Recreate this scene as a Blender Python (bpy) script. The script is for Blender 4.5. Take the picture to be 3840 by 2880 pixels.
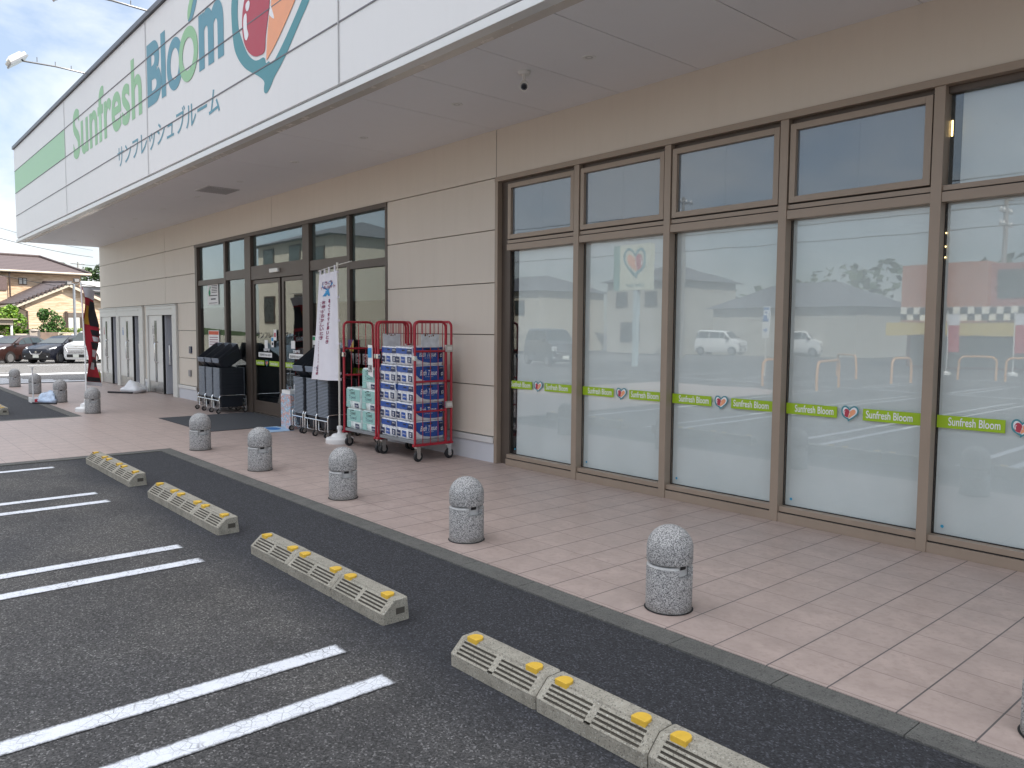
import bpy, bmesh, math, random
from mathutils import Vector, Matrix
rnd = random.Random(7)
for o in list(bpy.data.objects): bpy.data.objects.remove(o)
sc = bpy.context.scene
COL = sc.collection
R = math.radians

# ------------------------------------------------------------------ camera
cd = bpy.data.cameras.new('camera'); cam = bpy.data.objects.new('camera', cd); COL.objects.link(cam)
cd.sensor_width = 36.0; cd.lens = 36.0 * 2901.56 / 3840.0; cd.clip_start = 0.05; cd.clip_end = 2000
yw, pt, rl = R(48.8337), R(-3.9543), R(0.3994)
fwd = Vector((-math.sin(yw) * math.cos(pt), math.cos(yw) * math.cos(pt), math.sin(pt)))
rt = Vector((math.cos(yw), math.sin(yw), 0)); up = rt.cross(fwd)
rt2 = rt * math.cos(rl) + up * math.sin(rl); up2 = -rt * math.sin(rl) + up * math.cos(rl)
m = Matrix((rt2, up2, -fwd)).transposed().to_4x4(); m.translation = Vector((7.3564, -6.1538, 1.6535))
cam.matrix_world = m
sc.camera = cam

# ------------------------------------------------------------------ sky, sun, exposure
SUN = Vector((0.85, 0.80, 1.0)).normalized()
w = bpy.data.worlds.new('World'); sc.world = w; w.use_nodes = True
nt = w.node_tree; nt.nodes.clear()
out = nt.nodes.new('ShaderNodeOutputWorld'); bg = nt.nodes.new('ShaderNodeBackground')
sky = nt.nodes.new('ShaderNodeTexSky'); sky.sky_type = 'NISHITA'; sky.sun_disc = False
sky.sun_elevation = math.asin(SUN.z); sky.sun_rotation = math.atan2(SUN.x, SUN.y)
sky.air_density = 1.0; sky.dust_density = 0.6; sky.ozone_density = 1.2
tc = nt.nodes.new('ShaderNodeTexCoord'); mp = nt.nodes.new('ShaderNodeMapping'); mp.inputs['Scale'].default_value = (1.0, 1.0, 2.6)
n1 = nt.nodes.new('ShaderNodeTexNoise'); n1.inputs['Scale'].default_value = 2.6; n1.inputs['Detail'].default_value = 9; n1.inputs['Roughness'].default_value = 0.58; n1.inputs['Distortion'].default_value = 0.5
rmp = nt.nodes.new('ShaderNodeValToRGB'); rmp.color_ramp.elements[0].position = 0.40; rmp.color_ramp.elements[1].position = 0.66
rmp.color_ramp.elements[0].color = (0.24, 0.24, 0.24, 1); rmp.color_ramp.elements[1].color = (0.9, 0.9, 0.9, 1)
mx = nt.nodes.new('ShaderNodeMixRGB'); mx.inputs['Color2'].default_value = (9.6, 9.7, 9.9, 1)
nt.links.new(tc.outputs['Generated'], mp.inputs['Vector']); nt.links.new(mp.outputs['Vector'], n1.inputs['Vector'])
nt.links.new(n1.outputs['Fac'], rmp.inputs['Fac']); nt.links.new(rmp.outputs['Color'], mx.inputs['Fac'])
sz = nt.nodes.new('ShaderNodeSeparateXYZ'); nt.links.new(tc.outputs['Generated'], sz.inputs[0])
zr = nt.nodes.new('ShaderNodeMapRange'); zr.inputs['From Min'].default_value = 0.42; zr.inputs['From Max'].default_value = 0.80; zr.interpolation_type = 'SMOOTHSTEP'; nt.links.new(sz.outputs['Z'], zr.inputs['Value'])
cl = nt.nodes.new('ShaderNodeMixRGB'); cl.inputs['Color1'].default_value = (5.9, 6.05, 6.2, 1); cl.inputs['Color2'].default_value = (18.5, 18.5, 18.6, 1); nt.links.new(zr.outputs['Result'], cl.inputs['Fac']); nt.links.new(cl.outputs['Color'], mx.inputs['Color2'])  # overhead cloud, out of view, added far brighter to light the ground
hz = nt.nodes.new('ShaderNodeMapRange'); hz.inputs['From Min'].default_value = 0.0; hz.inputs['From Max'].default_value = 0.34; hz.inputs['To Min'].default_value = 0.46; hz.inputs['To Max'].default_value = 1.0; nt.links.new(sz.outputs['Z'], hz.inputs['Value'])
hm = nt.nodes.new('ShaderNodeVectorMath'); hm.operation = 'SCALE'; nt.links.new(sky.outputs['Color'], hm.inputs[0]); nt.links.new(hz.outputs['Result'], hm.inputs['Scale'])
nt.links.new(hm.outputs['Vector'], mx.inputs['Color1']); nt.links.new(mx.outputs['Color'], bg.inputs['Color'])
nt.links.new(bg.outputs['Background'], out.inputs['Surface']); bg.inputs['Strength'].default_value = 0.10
ld = bpy.data.lights.new('sun', 'SUN'); ld.energy = 3.6; ld.angle = R(0.5); ld.color = (1.0, 0.93, 0.82)
sun = bpy.data.objects.new('sun', ld); COL.objects.link(sun); sun.rotation_euler = SUN.to_track_quat('Z', 'Y').to_euler()
sun.location = (0, 20, 30)
sc.view_settings.view_transform = 'Standard'; sc.view_settings.look = 'None'; sc.view_settings.gamma = 1
sc.view_settings.use_curve_mapping = False; sc.view_settings.exposure = 1.10
sc.cycles.use_denoising = True; sc.cycles.max_bounces = 8; sc.cycles.transparent_max_bounces = 12

# ------------------------------------------------------------------ materials
def lin(r, g, b):
    f = lambda c: (c / 255 / 12.92) if c <= 10 else ((c / 255 + 0.055) / 1.055) ** 2.4
    return (f(r), f(g), f(b))
class NT:
    def __init__(s, name):
        s.m = bpy.data.materials.new(name); s.m.use_nodes = True; s.t = s.m.node_tree
        s.b = s.t.nodes['Principled BSDF']; s.o = s.t.nodes['Material Output']
        s.tc = s.t.nodes.new('ShaderNodeTexCoord')
    def n(s, typ, **kw):
        nd = s.t.nodes.new(typ)
        for k, v in kw.items():
            if k in nd.inputs: s.put(nd.inputs[k], v)
            else: setattr(nd, k, v)
        return nd
    def put(s, inp, v):
        if hasattr(v, 'is_linked'): s.t.links.new(v, inp)
        else:
            if hasattr(inp.default_value, '__len__') and not hasattr(v, '__len__'): v = (v, v, v, 1)[:len(inp.default_value)]
            if hasattr(v, '__len__') and len(v) == 3 and len(inp.default_value) == 4: v = (*v, 1)
            inp.default_value = v
    def noise(s, scale, detail=3, rough=0.5, dist=0.0, vec=None):
        nd = s.n('ShaderNodeTexNoise', Scale=scale, Detail=detail, Roughness=rough, Distortion=dist)
        s.put(nd.inputs['Vector'], vec or s.tc.outputs['Object']); return nd.outputs['Fac']
    def vor(s, scale, feature='F1', vec=None, out='Distance'):
        nd = s.t.nodes.new('ShaderNodeTexVoronoi'); nd.feature = feature; nd.inputs['Scale'].default_value = scale
        s.put(nd.inputs['Vector'], vec or s.tc.outputs['Object']); return nd.outputs[out]
    def ramp(s, fac, *els):
        nd = s.t.nodes.new('ShaderNodeValToRGB'); cr = nd.color_ramp
        while len(cr.elements) < len(els): cr.elements.new(0.5)
        for e, (p, c) in zip(cr.elements, els):
            e.position = p; e.color = (*c, 1) if hasattr(c, '__len__') else (c, c, c, 1)
        s.put(nd.inputs['Fac'], fac); return nd.outputs['Color']
    def mix(s, fac, a, b, bt='MIX'):
        nd = s.t.nodes.new('ShaderNodeMixRGB'); nd.blend_type = bt
        s.put(nd.inputs['Fac'], fac); s.put(nd.inputs['Color1'], a); s.put(nd.inputs['Color2'], b); return nd.outputs['Color']
    def math(s, op, a, b=0.0, c=0.0):
        nd = s.t.nodes.new('ShaderNodeMath'); nd.operation = op
        s.put(nd.inputs[0], a); s.put(nd.inputs[1], b); s.put(nd.inputs[2], c); return nd.outputs[0]
    def bump(s, h, strength=0.3, dist=0.01):
        nd = s.n('ShaderNodeBump', Strength=strength, Distance=dist); s.put(nd.inputs['Height'], h)
        s.t.links.new(nd.outputs['Normal'], s.b.inputs['Normal'])
    def set(s, **kw):
        for k, v in kw.items(): s.put(s.b.inputs[k.replace('_', ' ')], v)
        return s.m
def M(name, rgb, rough=0.6, metal=0.0, var=0.07, scale=6.0, bump=0.0, bscale=60.0, spec=0.5, coat=0.0):
    k = NT(name)
    f = k.ramp(k.noise(scale, 5, 0.6), (0.3, 0.0), (0.7, 1.0))
    a = tuple(c * (1 - var) for c in rgb); b = tuple(min(1, c * (1 + var)) for c in rgb)
    k.set(Base_Color=k.mix(f, a, b), Roughness=k.math('MULTIPLY_ADD', f, 0.08, max(0.02, rough - 0.04)), Metallic=metal)
    k.b.inputs['Specular IOR Level'].default_value = spec; k.b.inputs['Coat Weight'].default_value = coat
    k.b.inputs['Coat Roughness'].default_value = 0.05
    if bump: k.bump(k.noise(bscale, 4), bump, 0.004)
    return k.m
def EM(name, rgb, st):
    k = NT(name); k.set(Base_Color=rgb, Emission_Color=rgb, Emission_Strength=st); return k.m

def objrand(k):
    oi = k.t.nodes.new('ShaderNodeObjectInfo'); va = k.n('ShaderNodeVectorMath', operation='MULTIPLY_ADD'); k.put(va.inputs[0], oi.outputs['Random']); va.inputs[1].default_value = (37.0, 53.0, 71.0); k.put(va.inputs[2], k.tc.outputs['Object'])
    k.ov = va.outputs[0]
    k.noise = lambda scale, detail=3, rough=0.5, dist=0.0, vec=None: NT.noise(k, scale, detail, rough, dist, vec or k.ov)
# asphalt: dark new strip along the kerb, older greyer asphalt further out
k = NT('asphalt'); v = k.tc.outputs['Object']
sep = k.n('ShaderNodeSeparateXYZ'); k.put(sep.inputs[0], v)
big = k.noise(0.55, 4, 0.6); med = k.noise(3.2, 5, 0.65); fine = k.noise(210, 2, 0.6); stone = k.vor(130, 'F1', out='Color')
edge = k.math('ADD', sep.outputs['Y'], k.math('MULTIPLY', big, 0.55))
strip = k.ramp(k.math('MULTIPLY_ADD', edge, 1.0, 4.6), (0.55, 0.0), (0.95, 1.0))
farx = k.ramp(k.math('MULTIPLY_ADD', sep.outputs['X'], -0.1, -1.75), (0.0, 0.0), (0.5, 1.0))
old = k.mix(k.ramp(med, (0.35, 0.0), (0.7, 1.0)), (0.066, 0.063, 0.062), (0.090, 0.086, 0.082))
old = k.mix(k.ramp(k.noise(0.9, 3), (0.42, 0.0), (0.72, 0.75)), old, (0.122, 0.114, 0.103)); old = k.mix(k.ramp(k.noise(1.4, 5, 0.7), (0.46, 0.0), (0.7, 0.75)), old, (0.050, 0.047, 0.045)); old = k.mix(k.ramp(k.noise(0.35, 2), (0.4, 0.0), (0.62, 0.45)), old, (0.058, 0.059, 0.064))
new = k.mix(med, (0.026, 0.027, 0.032), (0.038, 0.039, 0.045))
base = k.mix(strip, old, new)
base = k.mix(farx, base, (0.16, 0.155, 0.15))  # sunlit look of the far asphalt put into a paler colour
sp = k.n('ShaderNodeSeparateColor'); k.put(sp.inputs[0], stone)
grain = k.ramp(sp.outputs[0], (0.0, 0.35), (0.55, 0.88), (0.85, 1.15), (0.92, 1.9), (1.0, 2.8))
base = k.mix(1.0, base, grain, 'MULTIPLY')
base = k.mix(0.55, base, k.ramp(fine, (0.3, 0.45), (0.7, 1.5)), 'MULTIPLY')
stain = k.ramp(k.noise(1.7, 2, 0.4, 0.0), (0.70, 0.0), (0.76, 0.55))
oil = k.ramp(k.vor(0.75), (0.02, 0.7), (0.10, 0.0)); base = k.mix(k.math('MULTIPLY', oil, k.ramp(k.noise(14, 4, 0.7), (0.35, 0.0), (0.6, 1.0))), base, (0.02, 0.019, 0.019)); base = k.mix(stain, base, (0.028, 0.027, 0.027))
h = k.math('ADD', k.math('MULTIPLY', k.vor(120), 0.7), fine)
k.bump(h, 0.55, 0.006); MAT_ASPHALT = k.set(Base_Color=base, Roughness=0.86)

# porcelain paving tile
k = NT('paving_tile'); v = k.tc.outputs['Object']
sep = k.n('ShaderNodeSeparateXYZ'); k.put(sep.inputs[0], v)
def cell(src, off, pitch):
    q = k.math('DIVIDE', k.math('SUBTRACT', src, off), pitch)
    return k.math('FRACT', k.math('ADD', q, 400.0)), k.math('FLOOR', q)
fx, ix = cell(sep.outputs['X'], 0.056, 0.3130); fy, iy = cell(sep.outputs['Y'], -2.70, 0.3240)
ex = k.math('MINIMUM', fx, k.math('SUBTRACT', 1.0, fx)); ey = k.math('MINIMUM', fy, k.math('SUBTRACT', 1.0, fy))
jx = k.math('LESS_THAN', ex, 0.0125); jy = k.math('LESS_THAN', ey, 0.0075)
cmb = k.n('ShaderNodeCombineXYZ'); k.put(cmb.inputs[0], ix); k.put(cmb.inputs[1], iy)
wn = k.t.nodes.new('ShaderNodeTexWhiteNoise'); wn.noise_dimensions = '2D'; k.put(wn.inputs['Vector'], cmb.outputs[0])
vo = k.n('ShaderNodeVectorMath', operation='MULTIPLY_ADD'); k.put(vo.inputs[0], wn.outputs['Color']); vo.inputs[1].default_value = (9, 9, 9); k.put(vo.inputs[2], v)
mot = k.noise(5.5, 6, 0.62, 0.4, vo.outputs[0]); mot2 = k.noise(26, 4, 0.6, 0.2, vo.outputs[0])
tile = k.mix(k.ramp(mot, (0.32, 0.0), (0.68, 1.0)), (0.365, 0.285, 0.252), (0.475, 0.378, 0.338))
tile = k.mix(k.ramp(mot2, (0.48, 0.0), (0.72, 0.5)), tile, (0.30, 0.225, 0.195))
tile = k.mix(k.math('MULTIPLY_ADD', wn.outputs['Value'], 0.22, 0.0), tile, (0.39, 0.31, 0.28))
dirt = k.ramp(k.noise(0.8, 4, 0.6), (0.45, 0.0), (0.7, 0.22)); tile = k.mix(dirt, tile, (0.33, 0.27, 0.245))
gum = k.ramp(k.vor(1.9), (0.012, 1.0), (0.022, 0.0)); tile = k.mix(k.math('MULTIPLY', gum, 0.6), tile, (0.12, 0.10, 0.09)); smear = k.n('ShaderNodeMapping'); smear.inputs['Scale'].default_value = (1.0, 3.2, 1.0); k.put(smear.inputs['Vector'], v); tile = k.mix(k.ramp(k.noise(1.6, 6, 0.7, 0.8, smear.outputs[0]), (0.5, 0.0), (0.75, 0.3)), tile, (0.29, 0.225, 0.198))
col = k.mix(jy, tile, (0.20, 0.155, 0.145)); col = k.mix(jx, col, (0.10, 0.088, 0.088))
jm = k.math('MAXIMUM', jx, jy)
k.bump(k.math('ADD', k.math('MULTIPLY', k.math('SUBTRACT', 1.0, jm), 1.0), k.math('MULTIPLY', mot2, 0.12)), 0.35, 0.003)
MAT_TILE = k.set(Base_Color=col, Roughness=k.math('MULTIPLY_ADD', mot, 0.25, 0.36))

# cracked road paint with worn edges (object coords: x across the stripe)
k = NT('road_paint'); v = k.tc.outputs['Object']
gen = k.tc.outputs['Generated']; sg = k.n('ShaderNodeSeparateXYZ'); k.put(sg.inputs[0], gen)
crk = k.math('MINIMUM', k.vor(19, 'DISTANCE_TO_EDGE'), k.math('MULTIPLY', k.vor(43, 'DISTANCE_TO_EDGE'), 1.2)); crkm = k.ramp(crk, (0.006, 1.0), (0.04, 0.0))
crkm = k.math('MULTIPLY', crkm, k.ramp(k.noise(5, 3), (0.40, 0.1), (0.62, 0.8)))
ed = k.math('MINIMUM', k.math('MINIMUM', sg.outputs['X'], k.math('SUBTRACT', 1.0, sg.outputs['X'])), k.math('MULTIPLY', k.math('SUBTRACT', 1.0, sg.outputs['Y']), 30.0))
wear = k.ramp(k.math('SUBTRACT', k.math('MULTIPLY', k.noise(48, 5, 0.75), 0.36), ed), (0.02, 0.0), (0.16, 1.0))
spots = k.ramp(k.noise(90, 3, 0.6), (0.66, 0.0), (0.74, 0.8))
f = k.math('MAXIMUM', crkm, k.math('MAXIMUM', wear, spots))
white = k.mix(k.noise(14, 4), (0.66, 0.68, 0.72), (0.80, 0.82, 0.86))
k.bump(k.noise(180, 3), 0.4, 0.003); MAT_PAINT = k.set(Base_Color=k.mix(f, white, (0.085, 0.085, 0.088)), Roughness=0.75)

# exposed-aggregate granite of the bollards
k = NT('granite_terrazzo'); objrand(k)
vc = k.vor(235, 'F1', out='Color'); sp = k.n('ShaderNodeSeparateColor'); k.put(sp.inputs[0], vc)
g = k.ramp(sp.outputs[0], (0.0, (0.07, 0.07, 0.075)), (0.2, (0.13, 0.13, 0.135)), (0.32, (0.30, 0.30, 0.30)), (0.72, (0.40, 0.395, 0.39)), (0.82, (0.56, 0.555, 0.545)), (1.0, (0.64, 0.635, 0.62)))
g = k.mix(k.ramp(k.noise(5, 4), (0.45, 0.0), (0.8, 0.25)), g, (0.25, 0.24, 0.215))
sz_ = k.n('ShaderNodeSeparateXYZ'); k.put(sz_.inputs[0], k.tc.outputs['Object']); g = k.mix(k.ramp(k.math('ADD', k.math('MULTIPLY', sz_.outputs['Z'], 6.0), k.math('MULTIPLY', k.noise(9, 4), 0.5)), (0.22, 0.65), (0.55, 0.0)), g, (0.17, 0.155, 0.13)); k.bump(k.vor(235), 0.3, 0.003); MAT_GRAN = k.set(Base_Color=g, Roughness=0.75)

# weathered precast concrete of wheel stops / kerb
def concrete(name, a, b, dark, bsc=90):
    k = NT(name); objrand(k)
    n = k.noise(7, 6, 0.65); c = k.mix(k.ramp(n, (0.3, 0.0), (0.7, 1.0)), a, b)
    c = k.mix(k.ramp(k.noise(22, 5, 0.7), (0.5, 0.0), (0.72, 0.55)), c, dark)
    c = k.mix(k.ramp(k.noise(2.0, 3), (0.45, 0.0), (0.7, 0.4)), c, tuple(x * 0.62 for x in a))
    c = k.mix(k.ramp(k.noise(120, 2), (0.55, 0.0), (0.72, 0.75)), c, tuple(x * 0.35 for x in dark))
    c = k.mix(k.ramp(k.noise(140, 2, 0.5, 0.3), (0.60, 0.0), (0.74, 0.65)), c, tuple(min(0.6, x * 1.75) for x in b))
    k.bump(k.math('ADD', k.noise(bsc, 4), k.math('MULTIPLY', k.noise(300, 2), 0.4)), 0.5, 0.006)
    return k.set(Base_Color=c, Roughness=0.9)
MAT_STOP = concrete('weathered_concrete', (0.28, 0.26, 0.212), (0.39, 0.365, 0.305), (0.135, 0.122, 0.098))
MAT_SLOT = concrete('dirt_filled_slots', (0.045, 0.039, 0.03), (0.075, 0.066, 0.05), (0.03, 0.026, 0.02))
MAT_KERB = concrete('kerb_concrete', (0.10, 0.099, 0.092), (0.14, 0.137, 0.126), (0.062, 0.062, 0.056))
# metal-clad sandwich wall panels
def panel(name, rgb, var, streak=0.06, rough=0.5):
    k = NT(name); v = k.tc.outputs['Object']
    mpn = k.n('ShaderNodeMapping'); mpn.inputs['Scale'].default_value = (3.0, 3.0, 0.35); k.put(mpn.inputs['Vector'], v)
    st = k.ramp(k.noise(2.2, 5, 0.65, 0, mpn.outputs[0]), (0.48, 0.0), (0.8, streak * 3.5))
    c = k.mix(k.noise(0.8, 3), tuple(x * (1 - var) for x in rgb), tuple(x * (1 + var) for x in rgb))
    c = k.mix(st, c, tuple(x * f_ for x, f_ in zip(rgb, (0.80, 0.785, 0.76))))
    k.bump(k.noise(70, 3), 0.05, 0.002); return k.set(Base_Color=c, Roughness=rough)
MAT_WALL = panel('beige_wall_panel', (0.64, 0.575, 0.49), 0.03)
MAT_FASCIA = panel('white_fascia_panel', (0.74, 0.735, 0.73), 0.015, 0.03, 0.45)
MAT_SOFFIT = panel('soffit_board', (0.74, 0.735, 0.74), 0.03, 0.02, 0.6)
MAT_BASE = panel('base_skirting_concrete', (0.55, 0.56, 0.59), 0.04, 0.05, 0.7)
MAT_JOINT = M('joint_sealant', (0.10, 0.09, 0.08), 0.8)
MAT_ALU = M('pale_aluminium', (0.70, 0.70, 0.68), 0.35, 0.2, 0.03)
MAT_SOFBAND = M('glossy_edge_trim', (0.60, 0.55, 0.485), 0.25, 0.05, 0.05)
MAT_BRONZE = M('bronze_anodised_frame', (0.325, 0.258, 0.20), 0.42, 0.2, 0.05, 3)
MAT_BRONZED = M('dark_bronze_frame', (0.10, 0.078, 0.063), 0.45, 0.25, 0.06, 3)
MAT_GASKET = M('black_gasket', (0.012, 0.012, 0.013), 0.6)
MAT_TEAL = M('teal_sign_print', (0.075, 0.27, 0.31), 0.5, var=0.03)
MAT_LETBLUE = M('blue_teal_sign_print', (0.105, 0.29, 0.37), 0.5, var=0.03)
MAT_LETGRN = M('pale_green_sign_print', (0.29, 0.53, 0.30), 0.5, var=0.03)
MAT_STRIPE = M('pale_green_band', (0.36, 0.60, 0.39), 0.5, var=0.03)
MAT_TOM = M('tomato_red_print', (0.44, 0.045, 0.075), 0.5, var=0.03)
MAT_CAR = M('carrot_orange_print', (0.84, 0.36, 0.19), 0.5, var=0.03)
MAT_WHT = M('white_print', (0.80, 0.81, 0.83), 0.5, var=0.02)
MAT_LIME = M('lime_sticker', (0.32, 0.50, 0.012), 0.45, var=0.04)
MAT_BLUEDOT = M('blue_sticker', (0.03, 0.30, 0.50), 0.5)
MAT_TOILET = M('white_door_enamel', (0.66, 0.66, 0.63), 0.35, var=0.03)
MAT_TFRAME = M('ivory_steel_frame', (0.62, 0.62, 0.58), 0.4, var=0.03)
MAT_GREYDOOR = M('grey_door_enamel', (0.50, 0.52, 0.56), 0.45, var=0.05)
MAT_STEEL = M('brushed_steel', (0.55, 0.54, 0.52), 0.3, 0.9, 0.08)
MAT_CHROME = M('chrome_tube', (0.72, 0.72, 0.72), 0.18, 1.0, 0.03)
MAT_RUBBER = M('black_rubber', (0.018, 0.018, 0.02), 0.7, var=0.2)
MAT_BASKET = M('black_basket_plastic', (0.022, 0.026, 0.034), 0.38, var=0.15)
MAT_RIM = M('basket_rim_sheen', (0.27, 0.315, 0.375), 0.32, var=0.1)  # sky sheen on the basket fronts put into the colour
MAT_RED = M('red_painted_tube', (0.36, 0.012, 0.028), 0.4, var=0.12, scale=20)
MAT_DECK = M('grey_trolley_deck', (0.20, 0.21, 0.22), 0.6, var=0.12)
MAT_PLATE = M('rusty_sign_plate', (0.60, 0.62, 0.65), 0.5, 0.2, 0.15, 14)
MAT_RUST = M('rust', (0.16, 0.065, 0.02), 0.9, var=0.4, scale=40)
k = NT('plastic_wrap'); k.bump(k.noise(26, 4, 0.6, 1.2), 0.5, 0.02); MAT_WRAP = k.set(Base_Color=k.mix(k.noise(9, 4), (0.66, 0.68, 0.72), (0.85, 0.86, 0.88)), Roughness=0.18)
k = NT('teal_plastic_wrap'); k.bump(k.noise(24, 4, 0.6, 1.2), 0.5, 0.02); MAT_TWRAP = k.set(Base_Color=k.mix(k.noise(8, 4), (0.60, 0.74, 0.72), (0.80, 0.86, 0.85)), Roughness=0.2)
k = NT('blue_pack_print'); k.bump(k.noise(20, 4, 0.6, 1.0), 0.4, 0.015); MAT_PBLUE = k.set(Base_Color=k.mix(k.noise(6, 3), (0.008, 0.045, 0.23), (0.02, 0.10, 0.40)), Roughness=0.2)
MAT_NAVY = M('navy_pack_print', (0.008, 0.022, 0.075), 0.25, var=0.3)
k = NT('teal_pack_print'); k.bump(k.noise(20, 4, 0.6, 1.0), 0.4, 0.015); MAT_PTEAL = k.set(Base_Color=k.mix(k.noise(8, 3), (0.20, 0.46, 0.43), (0.36, 0.60, 0.56)), Roughness=0.22)
MAT_CLOTH = M('white_banner_cloth', (0.76, 0.75, 0.80), 0.8, var=0.03)
MAT_MAROON = M('maroon_print', (0.24, 0.02, 0.085), 0.7)
MAT_SKYB = M('sky_blue_print', (0.05, 0.30, 0.58), 0.7, var=0.15)
MAT_INK = M('black_print', (0.02, 0.02, 0.025), 0.7)
MAT_PAPER = M('white_paper', (0.78, 0.78, 0.76), 0.75, var=0.02)
MAT_POSTRED = M('orange_red_print', (0.62, 0.12, 0.06), 0.7)
MAT_GREENP = M('green_print', (0.02, 0.28, 0.12), 0.7)
MAT_YEL = M('yellow_reflector', (0.70, 0.44, 0.05), 0.45, var=0.08, scale=30)
MAT_YELD = M('amber_reflector_lens', (0.33, 0.15, 0.004), 0.25, var=0.1)
MAT_WPLAS = M('white_plastic', (0.74, 0.74, 0.73), 0.4, var=0.04)
MAT_POLE = M('pale_pole', (0.62, 0.60, 0.54), 0.4, 0.2, 0.08)
MAT_MAT = M('charcoal_mat', (0.052, 0.055, 0.062), 0.95, var=0.15, scale=90, bump=0.6, bscale=260)
MAT_BLUEMAT = M('pale_blue_mat', (0.34, 0.50, 0.68), 0.8, var=0.06)
MAT_BLUEM2 = M('mid_blue_print', (0.03, 0.17, 0.46), 0.8, var=0.1)
MAT_CAMW = M('white_camera_shell', (0.72, 0.71, 0.68), 0.4, var=0.05)
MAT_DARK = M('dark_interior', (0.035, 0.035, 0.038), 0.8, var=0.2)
MAT_INT = M('interior_floor', (0.16, 0.155, 0.15), 0.35, var=0.1)
MAT_SHELF = M('interior_shelf', (0.25, 0.23, 0.2), 0.6, var=0.2)
MAT_GRILLE = M('grey_vent', (0.26, 0.25, 0.25), 0.5, var=0.08)
MAT_LAMPG = M('downlight_lens', (0.45, 0.45, 0.44), 0.3)
k = NT('white_window_film'); sp_ = k.ramp(k.noise(2.0, 3), (0.3, 0.0), (0.7, 1.0))
spk = k.ramp(k.noise(70, 2), (0.735, 0.0), (0.77, 0.35))
MAT_FILM = k.set(Base_Color=k.mix(spk, k.mix(sp_, (0.61, 0.63, 0.62), (0.68, 0.695, 0.685)), (0.25, 0.28, 0.28)), Roughness=0.6)
MAT_FILMD = M('grey_blind', (0.17, 0.185, 0.215), 0.6, var=0.05, scale=2)
def glass(name, tint, base, boost, ior=1.5):
    k = NT(name); t = k.t; t.nodes.remove(k.b)
    tr = t.nodes.new('ShaderNodeBsdfTransparent'); tr.inputs['Color'].default_value = (*tint, 1)
    gl = t.nodes.new('ShaderNodeBsdfGlossy'); gl.inputs['Roughness'].default_value = 0.012; gl.inputs['Color'].default_value = (0.93, 0.97, 1.0, 1)
    ge = t.nodes.new('ShaderNodeNewGeometry'); dt = k.n('ShaderNodeVectorMath', operation='DOT_PRODUCT'); k.put(dt.inputs[0], ge.outputs['Incoming']); k.put(dt.inputs[1], ge.outputs['Normal'])
    fres = k.math('MULTIPLY_ADD', k.math('POWER', k.math('SUBTRACT', 1.0, k.math('ABSOLUTE', dt.outputs['Value'])), 5.0), 0.96, 0.04)
    bp = t.nodes.new('ShaderNodeBump'); bp.inputs['Strength'].default_value = 0.02; bp.inputs['Distance'].default_value = 0.02
    k.put(bp.inputs['Height'], k.noise(1.6, 2)); t.links.new(bp.outputs['Normal'], gl.inputs['Normal'])
    f = k.math('MINIMUM', k.math('MULTIPLY_ADD', fres, boost, base), 1.0)
    ms = t.nodes.new('ShaderNodeMixShader'); t.links.new(f, ms.inputs[0]); t.links.new(tr.outputs[0], ms.inputs[1]); t.links.new(gl.outputs[0], ms.inputs[2])
    t.links.new(ms.outputs[0], k.o.inputs['Surface']); return k.m
MAT_GLASS = glass('shop_glass', (0.965, 0.985, 0.985), 0.02, 1.2)
MAT_GLASSD = glass('entrance_glass', (0.80, 0.84, 0.83), 0.03, 1.3)

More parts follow.
